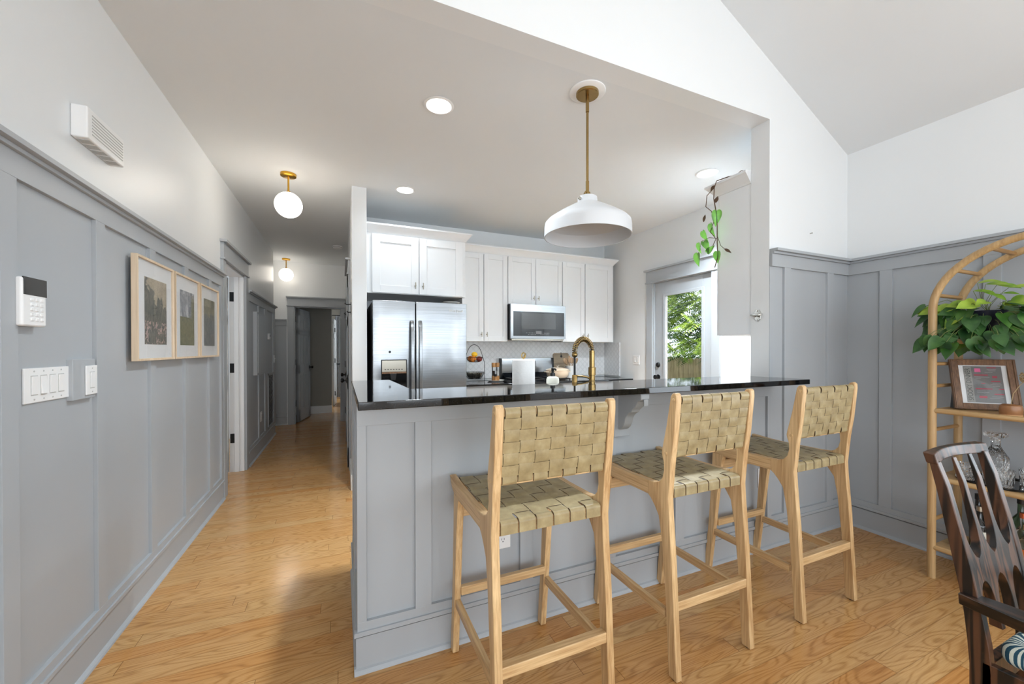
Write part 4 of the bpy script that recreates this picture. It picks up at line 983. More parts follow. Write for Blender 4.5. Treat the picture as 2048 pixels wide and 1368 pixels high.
# bottle opener on the post
bo = thing('bottle_opener', 'small chrome wall-mounted bottle opener on the white post', 'bottle opener', (2.6, 1.787, 1.54))
MB().prism([(1.775, 1.575), (1.80, 1.575), (1.812, 1.548), (1.806, 1.51), (1.787, 1.494), (1.768, 1.51), (1.762, 1.548)], 'x', 2.592, 2.6).obj('plate', 'chrome', bo, bevel=.002)
MB().tube([(2.592, 1.757, 1.545), (2.572, 1.757, 1.540), (2.566, 1.787, 1.528), (2.572, 1.817, 1.540), (2.592, 1.817, 1.545)], .0055, 8).obj('catch', 'chrome', bo, smooth=60)
MB().prism([(1.757, 1.55), (1.817, 1.55), (1.812, 1.536), (1.762, 1.536)], 'x', 2.574, 2.594).obj('lip', 'chrome', bo, bevel=.003)
for z in (1.566, 1.506): MB().lathe([(.004, 2.592), (.003, 2.5895)], (0, 1.787, z), 10, 'x').obj('screw', 'nickel', bo)
tag(MB().lathe([(.0025, W), (.0025, W-.012), (.005, W-.013), (.005, W-.015)], (3.036, 0, 2.123), 10, 'y').obj('wall_nail', 'nickel'), 'tiny nail in the white wall above the right panelling', 'nail')
# hall details
pnl = thing('panel_door', 'grey flush electrical panel cover on the hall wall', 'electrical panel', (L, 5.82, 1.4))
MB().box(L, L+.045, 5.50, 6.13, 1.0, 1.76).obj('frame', 'grey', pnl, bevel=.002); MB().box(L+.045, L+.053, 5.53, 6.10, 1.03, 1.73).obj('door', 'grey', pnl, bevel=.002)
gr = thing('return_air_grille', 'tall louvred grey return-air grille low on the hall wall', 'vent', (L, 6.7, .55))
m = MB().box(L, L+.024, 6.42, 6.45, .19, .97).box(L, L+.024, 6.86, 6.89, .19, .97).box(L, L+.024, 6.42, 6.89, .19, .22).box(L, L+.024, 6.42, 6.89, .94, .97); m.obj('frame', 'grey', gr)
m = MB()
for k in range(36): z = .222+.02*k; m.prism([(L+.008, z), (L+.012, z), (L+.022, z+.014), (L+.018, z+.014)], 'y', 6.45, 6.86)
m.obj('louvre', 'grey', gr); MB().box(L+.001, L+.006, 6.45, 6.86, .22, .94).obj('backing', 'pgrey', gr)
th = thing('thermostat', 'small white thermostat on the hall wall beside the panel cover', 'thermostat', (L, 6.55, 1.5))
MB().box(L+.004, L+.03, 6.47, 6.57, 1.45, 1.535).obj('case', 'plastic', th, bevel=.006); MB().box(L+.0295, L+.031, 6.49, 6.55, 1.49, 1.52).obj('display', 'pgrey', th)
for yy in (4.35, 5.58):
    m = MB().box(HR-.004, HR, yy-.02, yy+.02, 1.67, 1.79).tube([(HR-.002, yy, 1.77), (HR-.045, yy, 1.765), (HR-.06, yy, 1.78)], .005, 8).tube([(HR-.002, yy, 1.69), (HR-.03, yy, 1.685), (HR-.038, yy, 1.70)], .005, 8)
    tag(m.obj('coat_hook', 'black'), 'black coat hook on the hall wall, %s' % ('just past the white wall end' if yy < 5 else 'further down past the door'), 'hook')
m = MB()
n = 64; pts = []
for k in range(n+1):
    y = 0; t = k/n; pts.append((-.16+.18*t, 11.5+.035*math.sin(t*PI*9)))
pts2 = pts+[(x, y+.006) for x, y in reversed(pts)]
cu = tag(m.prism(pts2, 'z', .03, 2.2).obj('window_curtain', 'curtain', smooth=60), 'pleated grey curtain in the room beyond the hall end', 'curtain')
tag(MB().tube([(-.9, 11.5, 2.215), (.08, 11.5, 2.215)], .012, 8).obj('curtain_rod', 'black'), 'black rod holding the grey curtain beyond the hall', 'curtain rod')

# ------------------------------------------------------------------ framed art
def art(y0, y1, mtl, lab):
    z0, z1 = 1.252, 1.783; x = L+.024; r = thing('framed_print', lab, 'picture', (x, (y0+y1)/2, z0), 'three framed landscape prints')
    d = .026; t = .012
    m = MB().box(x, x+d, y0, y0+t, z0, z1).box(x, x+d, y1-t, y1, z0, z1).box(x, x+d, y0+t, y1-t, z0, z0+t).box(x, x+d, y0+t, y1-t, z1-t, z1)
    m.obj('frame', 'artwood', r, bevel=.001)
    MB().box(x+.001, x+.014, y0+t, y1-t, z0+t, z1-t).obj('mat_board', 'mat', r)
    iy0, iy1 = y0+.105, y1-.085; MB().box(x+.0141, x+.0149, iy0, iy1, z0+.085, z1-.095).obj('print', mtl, r)
    MB().box(x+.018, x+.020, y0+t, y1-t, z0+t, z1-t).obj('glass', 'glasspane', r)
art(2.50, 2.965, painting('print_pink_shrubs', 0), 'pale-framed print with pink blossoms, nearest of three on the left wall')
art(2.985, 3.43, painting('print_clouds_meadow', 1), 'pale-framed print with bright clouds over a meadow, middle of three')
art(3.45, 3.90, painting('print_grey_foliage', 2), 'pale-framed print of grey-green foliage, farthest of three')

# ------------------------------------------------------------------ ceiling lights
def can(x, y, lab):
    r = thing('recessed_light', lab, 'ceiling light', (x, y, C), 'recessed ceiling lights in the kitchen')
    MB().lathe([(.090, -.001), (.093, -.004), (.078, -.009), (.072, -.004), (.072, -.001)], (x, y, C), 40).obj('trim_ring', 'plastic', r, smooth=40)
    MB().lathe([(.072, -.0015), (.068, -.006), (.0001, -.007)], (x, y, C), 40).obj('lens', 'led', r, smooth=40)
    o = lamp('AREA', 'recessed_lamp', (x, y, C-.012), (0, 0, 0), CANP, (.85, .94, 1.0), .14, shape='DISK', spread=math.radians(125)); adopt(o, r)
CANP = 19
can(.56, 2.43, 'large-looking round recessed light nearest the living room')
CANP = 3
can(.56, 3.84, 'round recessed light in front of the refrigerator cabinet')
CANP = 60
can(2.895, 2.45, 'round recessed light beside the trailing vine')
def globe(x, y, lab, p):
    r = thing('globe_light', lab, 'ceiling light', (x, y, C), 'brass and white globe ceiling lights')
    MB().lathe([(.0001, 0), (.062, 0), (.062, -.02), (.056, -.024), (.0001, -.024)], (x, y, C), 32).obj('canopy', 'gold', r, smooth=40)
    MB().lathe([(.0075, -.024), (.0075, -.145), (.016, -.150), (.020, -.165), (.0001, -.168)], (x, y, C), 18).obj('stem', 'gold', r, smooth=40)
    MB().sphere((x, y, C-.268), .108, 40, 24).obj('shade', 'globe', r, smooth=80)
    o = lamp('POINT', 'globe_lamp', (x, y, C-.268), (0, 0, 0), p, (1, .93, .82), .114); o.data.use_shadow = True; adopt(o, r)
    return r
globe(-.418, 3.90, 'nearer brass globe light in the hall ceiling', 42)
globe(-.848, 7.55, 'farther brass globe light at the end of the hall', 24)
pd = thing('pendant_light', 'white metal pendant on a brass rod over the bar', 'pendant light', (1.335, 1.955, C))
cx_, cy_ = 1.335, 1.957
MB().lathe([(.0001, 0), (.105, 0), (.105, -.005), (.101, -.008), (.0001, -.008)], (cx_, cy_, C), 44).obj('medallion', 'plastic', pd, smooth=40)
MB().lathe([(.0001, -.008), (.066, -.008), (.066, -.022), (.062, -.026), (.012, -.027), (.0001, -.027)], (cx_, cy_, C), 36).obj('canopy', 'brass', pd, smooth=40)
MB().tube([(cx_, cy_, C-.02), (cx_, cy_, 2.245)], .0075, 14).lathe([(.010, 2.225), (.010, 2.30)], (cx_, cy_, 0), 16).lathe([(.010, C-.12), (.010, C-.03)], (cx_, cy_, 0), 16).obj('rod', 'brass', pd, smooth=40)
MB().tube([(cx_-.034, cy_, 2.20), (cx_-.012, cy_, 2.238), (cx_+.012, cy_, 2.238), (cx_+.034, cy_, 2.20)], .005, 10).obj('yoke', 'brass', pd, smooth=50)
shp = [(.0001, 2.208), (.050, 2.208), (.057, 2.203), (.058, 2.178), (.062, 2.170), (.115, 2.142), (.175, 2.108), (.232, 2.070), (.249, 2.052), (.253, 2.03), (.254, 1.972)]
shi = [(.249, 1.972), (.248, 2.03), (.243, 2.05), (.17, 2.10), (.06, 2.165), (.0001, 2.167)]
sh = MB().lathe(shp+shi, (cx_, cy_, 0), 72, cap=False).obj('shade', 'enamel', pd, smooth=35)
MB().lathe([(.020, 2.166), (.020, 2.12), (.0001, 2.12)], (cx_, cy_, 0), 20).obj('socket', 'plastic', sh, smooth=40)
MB().sphere((cx_, cy_, 2.10), .028, 18, 12).obj('bulb', 'plastic', sh, smooth=60)
MB().sphere((cx_-.061, cy_-.01, 2.188), .010, 12, 8).obj('thumb_screw', 'nickel', sh, smooth=60)
sm = thing('smoke_detector', 'white smoke detector on the hall ceiling', 'smoke detector', (-.05, 6.35, C))
MB().lathe([(.0001, 0), (.068, 0), (.068, -.012), (.060, -.028), (.040, -.036), (.0001, -.036)], (-.05, 6.35, C), 32).obj('case', 'plastic', sm, smooth=40)
MB().lathe([(.066, -.014), (.0665, -.018), (.0645, -.020)], (-.05, 6.35, C), 32, cap=False).obj('vent_ring', 'pgrey', sm)

# ------------------------------------------------------------------ corbel under the bar top
co = thing('wall_corbel', 'grey scrolled corbel bracket under the bar top between the first two stools', 'corbel', (1.36, W-.1, .86))
MB().box(1.313, 1.417, W-.014, W-.0042, .845, 1.0).box(1.313, 1.417, W-.034, W-.0205, .845, 1.085).obj('back_plate', 'grey', co, bevel=.003)
pr = [(W-.02, 1.09), (1.505, 1.09), (1.505, 1.062), (1.515, 1.052), (1.528, 1.05)]
pr += [(1.545+.03*math.sin(math.radians(a))*1.0-.0, 1.02-.03*(a/90)) for a in (0, 30, 60, 90)]
pr += [(1.592, .982), (1.610, .968), (1.622, .95), (1.628, .925), (1.640, .905), (1.655, .893), (1.668, .886), (W-.02, .886)]
MB().prism(pr, 'x', 1.338, 1.392).obj('scroll', 'grey', co, bevel=.004)
MB().box(1.352, 1.378, 1.4995, 1.506, 1.03, 1.062).obj('front_block', 'grey', co, bevel=.001)

# ================================================================== BAR STOOLS
def weave(name, parent, origin, U, V, Nn, cols, rows, pu, pv, su, sv, amp=.0018, th=.0020, wraps=None, rowext=(0, 0), colext=(0, 0), par=0):
    """plain weave of wide straps. cols run along V, rows along U; centres at given pitches"""
    O, U, V, Nn = Vector(origin), Vector(U).normalized(), Vector(V).normalized(), Vector(Nn).normalized()
    m = MB(); EDGE = []
    def strip(path, wdir, wid):
        base_f = len(m.f)
        # path: list of (point); flat strap with slightly rounded edges
        vs = []; fs = []; n = len(path)
        for i, p in enumerate(path):
            a = path[max(0, i-1)]; b = path[min(n-1, i+1)]; T = (b-a).normalized(); N_ = wdir.cross(T).normalized()
            if N_.dot(Nn) < 0 and abs(N_.dot(Nn)) > .2: N_ = -N_
            for u, h in ((-1, -.2), (-.965, .5), (.965, .5), (1, -.2), (.95, -.5), (-.95, -.5)):
                vs.append(p+wdir*(u*wid/2)+N_*(h*th))
        for i in range(n-1):
            for k in range(6):
                k2 = (k+1) % 6; fs.append((i*6+k, i*6+k2, (i+1)*6+k2, (i+1)*6+k))
                if k in (0, 2, 3, 5): EDGE.append(base_f+len(fs)-1)
        fs.append((0, 1, 2, 3, 4, 5)); fs.append(tuple((n-1)*6+k for k in range(6))[::-1]); m.add(vs, fs)
    for c in range(cols):
        uc = (c+.5)*pu; pts = []; lo, hi = -colext[0], rows*pv+colext[1]; n = rows*8+8
        for i in range(n+1):
            v = lo+(hi-lo)*i/n; ph = v/pv-.5; off = amp*math.cos(PI*(ph+c+par)) if -.5*pv < v < rows*pv+.5*pv else amp*.5
            pts.append(O+U*uc+V*v+Nn*off)
        if wraps: pts = wraps(pts, O+U*uc)
        strip(pts, U, su)
    for r_ in range(rows):
        vc = (r_+.5)*pv; pts = []; lo, hi = -rowext[0], cols*pu+rowext[1]; n = cols*8+8
        for i in range(n+1):
            u = lo+(hi-lo)*i/n; ph = u/pu-.5; off = -amp*math.cos(PI*(ph+r_+par)); pts.append(O+V*vc+U*u+Nn*off)
        strip(pts, V, sv)
    o = m.obj(name, ('leather', 'leather_edge'), parent, smooth=35)
    for i in EDGE: o.data.polygons[i].material_index = 1
    return o
SW = .455; PT = .029
def make_stool(label):
    t = thing('bar_stool', label, 'bar stool', (0, 0, 0), 'woven leather bar stools')
    rear = [(0, 0), (.012, .20), (.026, .455), (.041, .64), (.045, .71), (.032, .85), (.018, .95), (.004, 1.10), (.005, 1.124), (.014, 1.133), (.026, 1.130), (.034, 1.118), (.056, 1.0), (.078, .905), (.0815, .885), (.0775, .866), (.071, .850), (.0695, .815), (.078, .782), (.096, .762), (.120, .752), (.16, .748), (.16, .690), (.142, .677), (.122, .655), (.098, .62), (.080, .52), (.062, .33), (.043, 0)]
    rail = [(.15, .7485), (.30, .745), (.45, .748), (.560, .758), (.566, .752), (.532, .712), (.500, .698), (.480, .690), (.436, .688), (.30, .690), (.15, .6895)]
    front = [(.424, .70), (.500, .70), (.506, .56), (.526, .28), (.557, 0), (.520, 0), (.487, .28), (.462, .50), (.448, .60), (.436, .665)]
    for s, x0 in ((0, 0), (1, SW-PT)):
        leg = MB().prism(rear, 'x', x0, x0+PT).obj('back_leg', 'stool_z', t, bevel=.004, seg=3)
        xo = x0 if s == 0 else x0+PT; sg = -1 if s == 0 else 1
        for y, z in ((.018, 1.105), (.057, .885)): MB().lathe([(.0075, xo-sg*.001), (.0075, xo+sg*.0012), (.004, xo+sg*.0022)], (0, y, z), 14, 'x').obj('dowel_plug', 'stool_x', leg)
        MB().prism(rail, 'x', x0+.0006, x0+PT-.0006).obj('seat_rail', 'stool_y', t, bevel=.004, seg=3)
        fl = MB().prism(front, 'x', x0+.0003, x0+PT-.0003).obj('front_leg', 'stool_z', t, bevel=.004, seg=3)
        MB().box(x0+.006, x0+PT-.002, .072, .505, .212, .248).obj('side_stretcher', 'stool_y', t, bevel=.003)
        for y in (.0215, .5385): MB().box(x0+.008, x0+PT-.008, y-.008, y+.008, .0, .0).add([], []) if False else None
    MB().box(PT-.002, SW-PT+.002, .478, .502, .266, .302).obj('front_stretcher', 'stool_x', t, bevel=.003)
    MB().box(PT-.002, SW-PT+.002, .020, .052, .262, .300).obj('back_stretcher', 'stool_x', t, bevel=.003)
    MB().box(PT-.002, SW-PT+.002, .444, .466, .615, .665).obj('apron', 'stool_x', t, bevel=.003)
    for ya, yb_ in ((.052, .082), (.512, .538)): MB().box(PT-.002, SW-PT+.002, ya, yb_, .700, .742).obj('seat_crossbar', 'stool_x', t, bevel=.006)
    MB().box(PT-.002, SW-PT+.002, .014, .034, 1.092, 1.120).obj('top_crossbar', 'stool_x', t, bevel=.005); MB().box(PT-.002, SW-PT+.002, .040, .060, .868, .894).obj('lower_crossbar', 'stool_x', t, bevel=.005)
    # seat weave: 6 straps front-to-back wrapped over the crossbars, 7 side-to-side
    iw = SW-2*PT-.006; x0 = PT+.003
    def wr(pts, o):
        a = pts[0]; b = pts[-1]; w1 = []
        for k in range(1, 8):
            ang = math.radians(k*13); w1.append(Vector((a.x, a.y-.012*math.sin(ang), a.z-.012*(1-math.cos(ang)))))
        w1.append(Vector((a.x, a.y-.012, a.z-.043))); w2 = []
        for k in range(1, 8):
            ang = math.radians(k*13); w2.append(Vector((b.x, b.y+.012*math.sin(ang), b.z-.012*(1-math.cos(ang)))))
        w2.append(Vector((b.x, b.y+.012, b.z-.043)))
        return w1[::-1]+pts+w2
    weave('seat_weave', t, (x0, .096, .7475), (1, 0, 0), (0, 1, 0), (0, 0, 1), 6, 6, iw/6, .404/6, iw/6-.0035, .404/6-.003, amp=.0019, wraps=wr, rowext=(.001, .001), colext=(.036, .030))
    # back weave
    P0 = Vector((x0, .0335, .898)); P1 = Vector((x0, .0085, 1.090)); V = (P1-P0); h = V.length; nrm = Vector((0, -1, -.13)).normalized()
    def wb(pts, o):
        a = pts[0]; b = pts[-1]; up = []
        for k in range(1, 15):
            ang = math.radians(k*13); up.append(Vector((b.x, b.y+.013*(1-math.cos(ang)), b.z+.016*math.sin(ang))))
        up.append(Vector((b.x, b.y+.030, b.z-.02))); up.append(Vector((b.x, a.y+.030, a.z+.01)))
        dn = []
        for k in range(1, 13):
            ang = math.radians(k*13); dn.append(Vector((a.x, a.y+.013*(1-math.cos(ang)), a.z-.012*math.sin(ang))))
        return dn[::-1]+pts+up
    weave('back_weave', t, P0, (1, 0, 0), V, nrm, 7, 5, iw/7, h/5, iw/7-.0035, h/5-.0015, amp=.0018, wraps=wb, rowext=(.001, .001), colext=(.016, .014), par=1)
    for x0 in (0, SW-PT):
        for y in (.0215, .5385): MB().lathe([(.011, .0), (.011, .004)], (x0+PT/2, y, -.004), 12).obj('foot_pad', 'black', t)
    return t
st1 = make_stool('woven leather bar stool nearest the camera, at the left end of the bar')
for o in [st1]: pass
st1.location = (.432, 1.120, .004)
dup(st1, (1.194, 1.143, .004), 'middle woven leather bar stool, between the corbel and the far stool')
dup(st1, (2.000, 1.150, .004), 'farthest woven leather bar stool, near the panelled corner')

# ================================================================== ARCHED ETAGERE
EX0, EX1 = 3.10, 3.42; EYA, EYB = 1.105, .295; EYC = (EYA+EYB)/2; EA = (EYA-EYB)/2; EZ = 1.53; EB = .345
et = thing('arched_bar_shelf', 'tall arched light-wood shelf unit standing against the right wall', 'shelf unit', (3.26, EYC, 0))
for X_ in (EX0, EX1):
    pts = [(X_, EYA, .0), (X_, EYA, .5), (X_, EYA, 1.0), (X_, EYA, EZ)]+[(X_, EYC+EA*math.cos(math.radians(a)), EZ+EB*math.sin(math.radians(a))) for a in range(6, 180, 6)]+[(X_, EYB, EZ), (X_, EYB, 1.0), (X_, EYB, .5), (X_, EYB, 0)]
    MB().tube(pts, .0185, 18).obj('arched_frame', 'rattan', et, smooth=60)
for a in (14, 38, 62, 90, 118, 142, 166):
    y, z = EYC+EA*math.cos(math.radians(a)), EZ+EB*math.sin(math.radians(a)); MB().tube([(EX0, y, z), (EX1, y, z)], .011, 12).obj('rung', 'rattan_x', et, smooth=60)
for y in (EYA, EYB):
    for z in (1.222, 1.095, .845, .71, .33): MB().tube([(EX0, y, z), (EX1, y, z)], .0105, 12).obj('rung', 'rattan_x', et, smooth=60)
for z in (1.35, .957, .572, .176):
    MB().tube([(EX0, EYA, z), (EX0, EYB, z)], .0145, 14).obj('shelf_rod', 'rattan_y', et, smooth=60); MB().tube([(EX1, EYA, z), (EX1, EYB, z)], .0145, 14).obj('shelf_rod', 'rattan_y', et, smooth=60)
    MB().box(EX0+.004, EX1-.004, EYB, EYA, z-.006, z+.010).obj('shelf_board', 'rattan_y', et, bevel=.002)
# pothos
po = thing('potted_pothos', 'bushy green pothos in a dark pot on the top shelf of the arched unit', 'potted plant', (3.25, .95, 1.36))
pcx, pcy = 3.25, .955
MB().lathe([(.06, 0), (.066, .004), (.085, .15), (.088, .155), (.082, .155), (.062, .02), (.0001, .02)], (pcx, pcy, 1.3605), 30).obj('pot', 'navy', po, smooth=40)
MB().lathe([(.08, .135), (.0001, .145)], (pcx, pcy, 1.3605), 24).obj('soil', 'soil', po)
random.seed(21); stm = MB(); A_, B_, C_ = MB(), MB(), MB()
for k in range(230):
    a = random.uniform(0, 2*PI); el = random.uniform(-.95, 1.0); rr = random.uniform(.6, 1.0)
    rad = .255*rr if math.sin(a) < 0 else .185*rr; hx_ = math.cos(a)*rad*.62; hy_ = math.sin(a)*rad
    z = 1.46+(.11 if el > 0 else .15)*el*(1.25-.5*rr)
    if hx_ > .15: hx_ = .15
    tip = Vector((pcx+hx_-.02, pcy+hy_, z))
    if z < 1.385 and -.14 < hx_-.02 < .20 and k % 4: tip.x = EX0-random.uniform(.02, .08)
    base = Vector((pcx, pcy, 1.50))
    mid = base.lerp(tip, .72)+Vector((0, 0, .012)); stm.tube([mid, mid.lerp(tip, .6)+Vector((0, 0, .008)), tip], .0013, 5)
    out = Vector((hx_, hy_, 0)); out = out.normalized() if out.length > .001 else Vector((-1, 0, 0))
    d = (out*.55+Vector((-.15, random.uniform(-.35, .35), -.75 if el < .6 else -.1))).normalized(); nrm = (Vector((-.8, -.25, .45))+Vector((random.uniform(-.4, .4), random.uniform(-.4, .4), 0)))
    s_ = random.uniform(.07, .105)
    tgt = C_ if (el > .86 or (el > .35 and k % 9 == 0)) else (B_ if k % 3 == 0 else A_); leaf(tgt, tip, d, nrm, s_, s_*.36)
for (y, z, dz, s_) in ((.955, 1.665, .1, .085), (.925, 1.655, -.05, .095), (.885, 1.645, -.2, .09), (.845, 1.625, .05, .085), (.97, 1.625, -.1, .07), (.90, 1.60, -.6, .065), (.94, 1.625, -.5, .07), (.865, 1.60, -.1, .06)):
    tip = Vector((3.17, y, z)); stm.tube([(pcx, pcy-.02, 1.50), (3.21, (y+pcy*2)/3, z-.07), (3.19, (y*2+pcy)/3, z-.03), tip], .0012, 5); leaf(C_, tip, (-.1, -.9, dz), (-.5, -.1, .9), s_, s_*.28, heart=False)
for (y, z) in ((1.185, 1.56), (1.17, 1.50), (1.16, 1.40)):
    tip = Vector((3.15, y-.03, z)); stm.tube([(pcx, pcy, 1.5), (3.2, 1.08, z+.03), tip], .0018, 5); leaf(A_, tip, (-.1, .75, -.65), (-.7, .3, .6), .09, .028)
stm.obj('stem', 'stem', po); fo = A_.obj('foliage', 'leafd', po, smooth=60); B_.obj('foliage', 'leafm', po, smooth=60); C_.obj('foliage', 'leafl', po, smooth=60)['label'] = 'bright yellow-green young leaves'
# framed menu
fm = thing('picture_frame', 'walnut picture frame with a printed menu leaning on the second shelf', 'picture frame', (3.2, .98, .967))
yaw = math.radians(49-98); 
v = Vector((.656, -.755, 0)); nrm = Vector((-.755, -.656, 0)); lean = math.radians(14); FW, FH = .262, .285
upv = (Vector((0, 0, 1))*math.cos(lean)-nrm*math.sin(lean)); nn = v.cross(upv).normalized()*-1
if nn.dot(nrm) < 0: nn = -nn
FMX = Matrix(((v.x, upv.x, nn.x, 3.175), (v.y, upv.y, nn.y, 1.035), (v.z, upv.z, nn.z, .973), (0, 0, 0, 1)))
def fbox(name, m_, x0, x1, y0, y1, z0, z1, par=fm, bevel=0): return MB().box(x0, x1, y0, y1, z0, z1).xf(FMX).obj(name, m_, par, bevel=bevel)
t_ = .034
m = MB(); m.box(0, t_, 0, FH, -.018, 0).box(FW-t_, FW, 0, FH, -.018, 0).box(t_, FW-t_, 0, t_, -.018, 0).box(t_, FW-t_, FH-t_, FH, -.018, 0)
m.box(.004, .012, .004, FH-.004, 0, .003).box(FW-.012, FW-.004, .004, FH-.004, 0, .003).box(.012, FW-.012, .004, .012, 0, .003).box(.012, FW-.012, FH-.012, FH-.004, 0, .003)
m.xf(FMX).obj('frame', 'walnut', fm, bevel=.0015)
fbox('mat_board', 'mat', t_, FW-t_, t_, FH-t_, -.016, -.010)
pap = fbox('menu_sheet', 'pgrey', t_+.022, FW-t_-.020, t_+.006, FH-t_-.004, -.010, -.0094)
fbox('title_band', 'plgrey', t_+.024, t_+.054, t_+.008, FH-t_-.008, -.0094, -.0090, pap)
text('SPOOKY DINNER', .030, 'ink', pap, FMX @ Vector((t_+.039, FH/2, -.0088)), FMX.to_3x3().to_4x4() @ Matrix.Rotation(math.radians(90), 4, 'Z'), 'title', .0001, xs=.78)
for i, (a, b, c, d, mm) in enumerate(((.075, .103, .205, .226, 'pink'), (.125, .165, .228, .233, 'red'), (.070, .13, .185, .191, 'red'), (.142, .165, .172, .184, 'red'), (.135, .175, .150, .156, 'red'), (.095, .115, .138, .142, 'red'), (.070, .14, .107, .113, 'red'), (.160, .185, .107, .112, 'red'), (.140, .182, .078, .084, 'red'), (.080, .115, .058, .070, 'red'))):
    fbox('illustration' if mm == 'pink' else 'heading', mm, t_+a-.008, t_+b-.012, t_+c-.026, t_+d-.026, -.0094, -.0090, pap)
m = MB()
for i, (a, b, c) in enumerate(((.125, .165, .220), (.130, .162, .212), (.115, .15, .203), (.070, .135, .176), (.075, .10, .168), (.14, .175, .142), (.130, .178, .134), (.14, .17, .126), (.075, .11, .098), (.072, .125, .090), (.13, .18, .066), (.12, .165, .058))):
    m.box(t_+a-.008, t_+b-.012, t_+c-.026, t_+c-.0245, -.0094, -.0090)
m.xf(FMX).obj('text_line', 'lightink', pap)
fbox('glass', 'glasspane', t_, FW-t_, t_, FH-t_, -.006, -.004)
MB().prism([(.003, -.019), (.17, -.019), (.012, -.085)], 'x', .012, .06).xf(FMX).obj('easel_back', 'black', fm)
# stoneware bud vase with dried flower
bv = thing('bud_vase', 'squat brown stoneware vase in front of the walnut picture frame', 'vase', (3.14, .838, .967))
vc = (3.135, .826, .9675)
MB().lathe([(.036, 0), (.0385, .002), (.0385, .012), (.0395, .014), (.040, .040), (.037, .052), (.028, .058), (.010, .0585), (.009, .052), (.0001, .05)], vc, 32).obj('body', 'clay', bv, smooth=40)
MB().lathe([(.036, -.0002), (.0392, .0005), (.0392, .007), (.036, .007)], vc, 32).obj('foot_rim', 'claybase', bv, smooth=40)
df = thing('dried_flower', 'round dried flower head on a thin stalk right of the picture frame', 'dried flower', (3.2, .83, 1.02))
MB().tube([(3.135, .826, 1.020), (3.15, .822, 1.08), (3.17, .805, 1.125), (3.18, .785, 1.155)], .0014, 6).obj('stalk', 'dried', df)
m = MB(); random.seed(3)
for k in range(170):
    z = random.uniform(-1, 1); a = random.uniform(0, 2*PI); q = math.sqrt(1-z*z); dv = Vector((q*math.cos(a), q*math.sin(a), z)); c0 = Vector((3.18, .775, 1.165)); m.tube([c0, c0+dv*.034], .0007, 4); m.sphere(c0+dv*.035, .0028, 6, 4)
m.obj('seed_head', 'dried', df)
# glass shelf: round dark tray, decanter, tumblers
tr = tag(MB().lathe([(.150, 0), (.156, .003), (.156, .012), (.152, .012), (.148, .005), (.0001, .005)], (3.255, .90, .5825), 60).obj('bar_tray', 'blackglass', smooth=40), 'round dark mirrored tray under the crystal glassware', 'tray')
dc = thing('decanter', 'crystal decanter with a flat wide stopper on the dark tray', 'decanter', (3.27, .92, .588))
MB().lathe([(.044, 0), (.048, .004), (.049, .128), (.046, .136), (.026, .172), (.019, .188), (.018, .224), (.022, .228), (.022, .232), (.014, .232)], (3.285, .918, .5876), 36).obj('body', 'crystal', dc, smooth=45)
MB().lathe([(.012, .218), (.012, .236), (.038, .239), (.043, .245), (.043, .258), (.038, .264), (.0001, .266)], (3.285, .918, .5876), 28).obj('stopper', 'crystal', dc, smooth=45)
def tumbler(x, y, lab):
    return tag(MB().lathe([(.034, 0), (.038, .004), (.042, .088), (.039, .088), (.035, .018), (.0001, .014)], (x, y, .5876), 32).obj('tumbler', 'crystal', smooth=45), lab, 'glass', 'cut crystal tumblers on the tray')
tumbler(3.175, .862, 'cut crystal tumbler at the front of the dark tray'); tumbler(3.175, .995, 'cut crystal tumbler at the left of the tray, seen through the dining chair')
tumbler(3.30, .80, 'cut crystal tumbler behind and right of the front one'); tumbler(3.19, .765, 'cut crystal tumbler at the right edge of the photo')
# bottles on the lowest shelf
def bottle(x, y, h, r, mt, lab, cap='black', neck=.5, lbl=None, lblt=None, txt=None):
    z = .1875; b = thing('bottle', lab, 'bottle', (x, y, z), 'bottles on the lowest shelf')
    MB().lathe([(r*.92, 0), (r, .006), (r, h*.58), (r*.92, h*.64), (r*.36, h*.74), (r*.33, h*.93), (.0001, h*.93)], (x, y, z), 26).obj('body', mt, b, smooth=45)
    MB().lathe([(r*.40, h*.90), (r*.40, h), (.0001, h)], (x, y, z), 18).obj('cap', cap, b, smooth=45)
    if lbl:
        n = 16; vs = []; fs = []; a0 = math.atan2(-y, -x)
        for i in range(n+1):
            a = a0-1.1+2.2*i/n
            for zz in (h*.14, h*.50): vs.append((x+(r+.0008)*math.cos(a), y+(r+.0008)*math.sin(a), z+zz))
        for i in range(n): fs.append((2*i, 2*i+2, 2*i+3, 2*i+1))
        lo = MB().add(vs, fs).obj('label_sheet', lbl, b)
        if txt: 
            ang = a0; px_ = Vector((x+(r+.0018)*math.cos(a0), y+(r+.0018)*math.sin(a0), z+h*.32))
            text(txt, .022, lblt, lo, px_, Matrix.Rotation(a0+math.radians(90), 4, 'Z') @ Matrix.Rotation(math.radians(90), 4, 'X'), 'lettering', .0002)
    return b
bottle(3.20, 1.035, .10, .030, 'greenglass', 'short squat green glass bottle at the left end of the lowest shelf', 'nickel')
bottle(3.20, .950, .26, .034, 'darkglass', 'dark bottle with a white label marked M, seen through the chair back', 'nickel', lbl='label', lblt='ink', txt='M')
bottle(3.30, .985, .30, .034, 'darkglass', 'tall dark bottle behind the label-marked one', 'black')
bottle(3.29, .895, .30, .036, 'darkglass', 'dark bottle hidden mostly behind the chair slat', 'black')
bottle(3.31, .835, .33, .036, 'greenglass', 'tall green-grey bottle with a dark cap behind the copper-topped one', 'black')
bottle(3.22, .805, .275, .032, 'glass', 'clear bottle with a shiny copper cap', 'copper')
bottle(3.16, .775, .23, .036, 'glass', 'clear bottle with an orange label at the edge of the photo', 'claybase', lbl='olabel', lblt='ink', txt='HAI')
bottle(3.27, .742, .27, .034, 'glass', 'clear bottle behind the orange-labelled one', 'black')

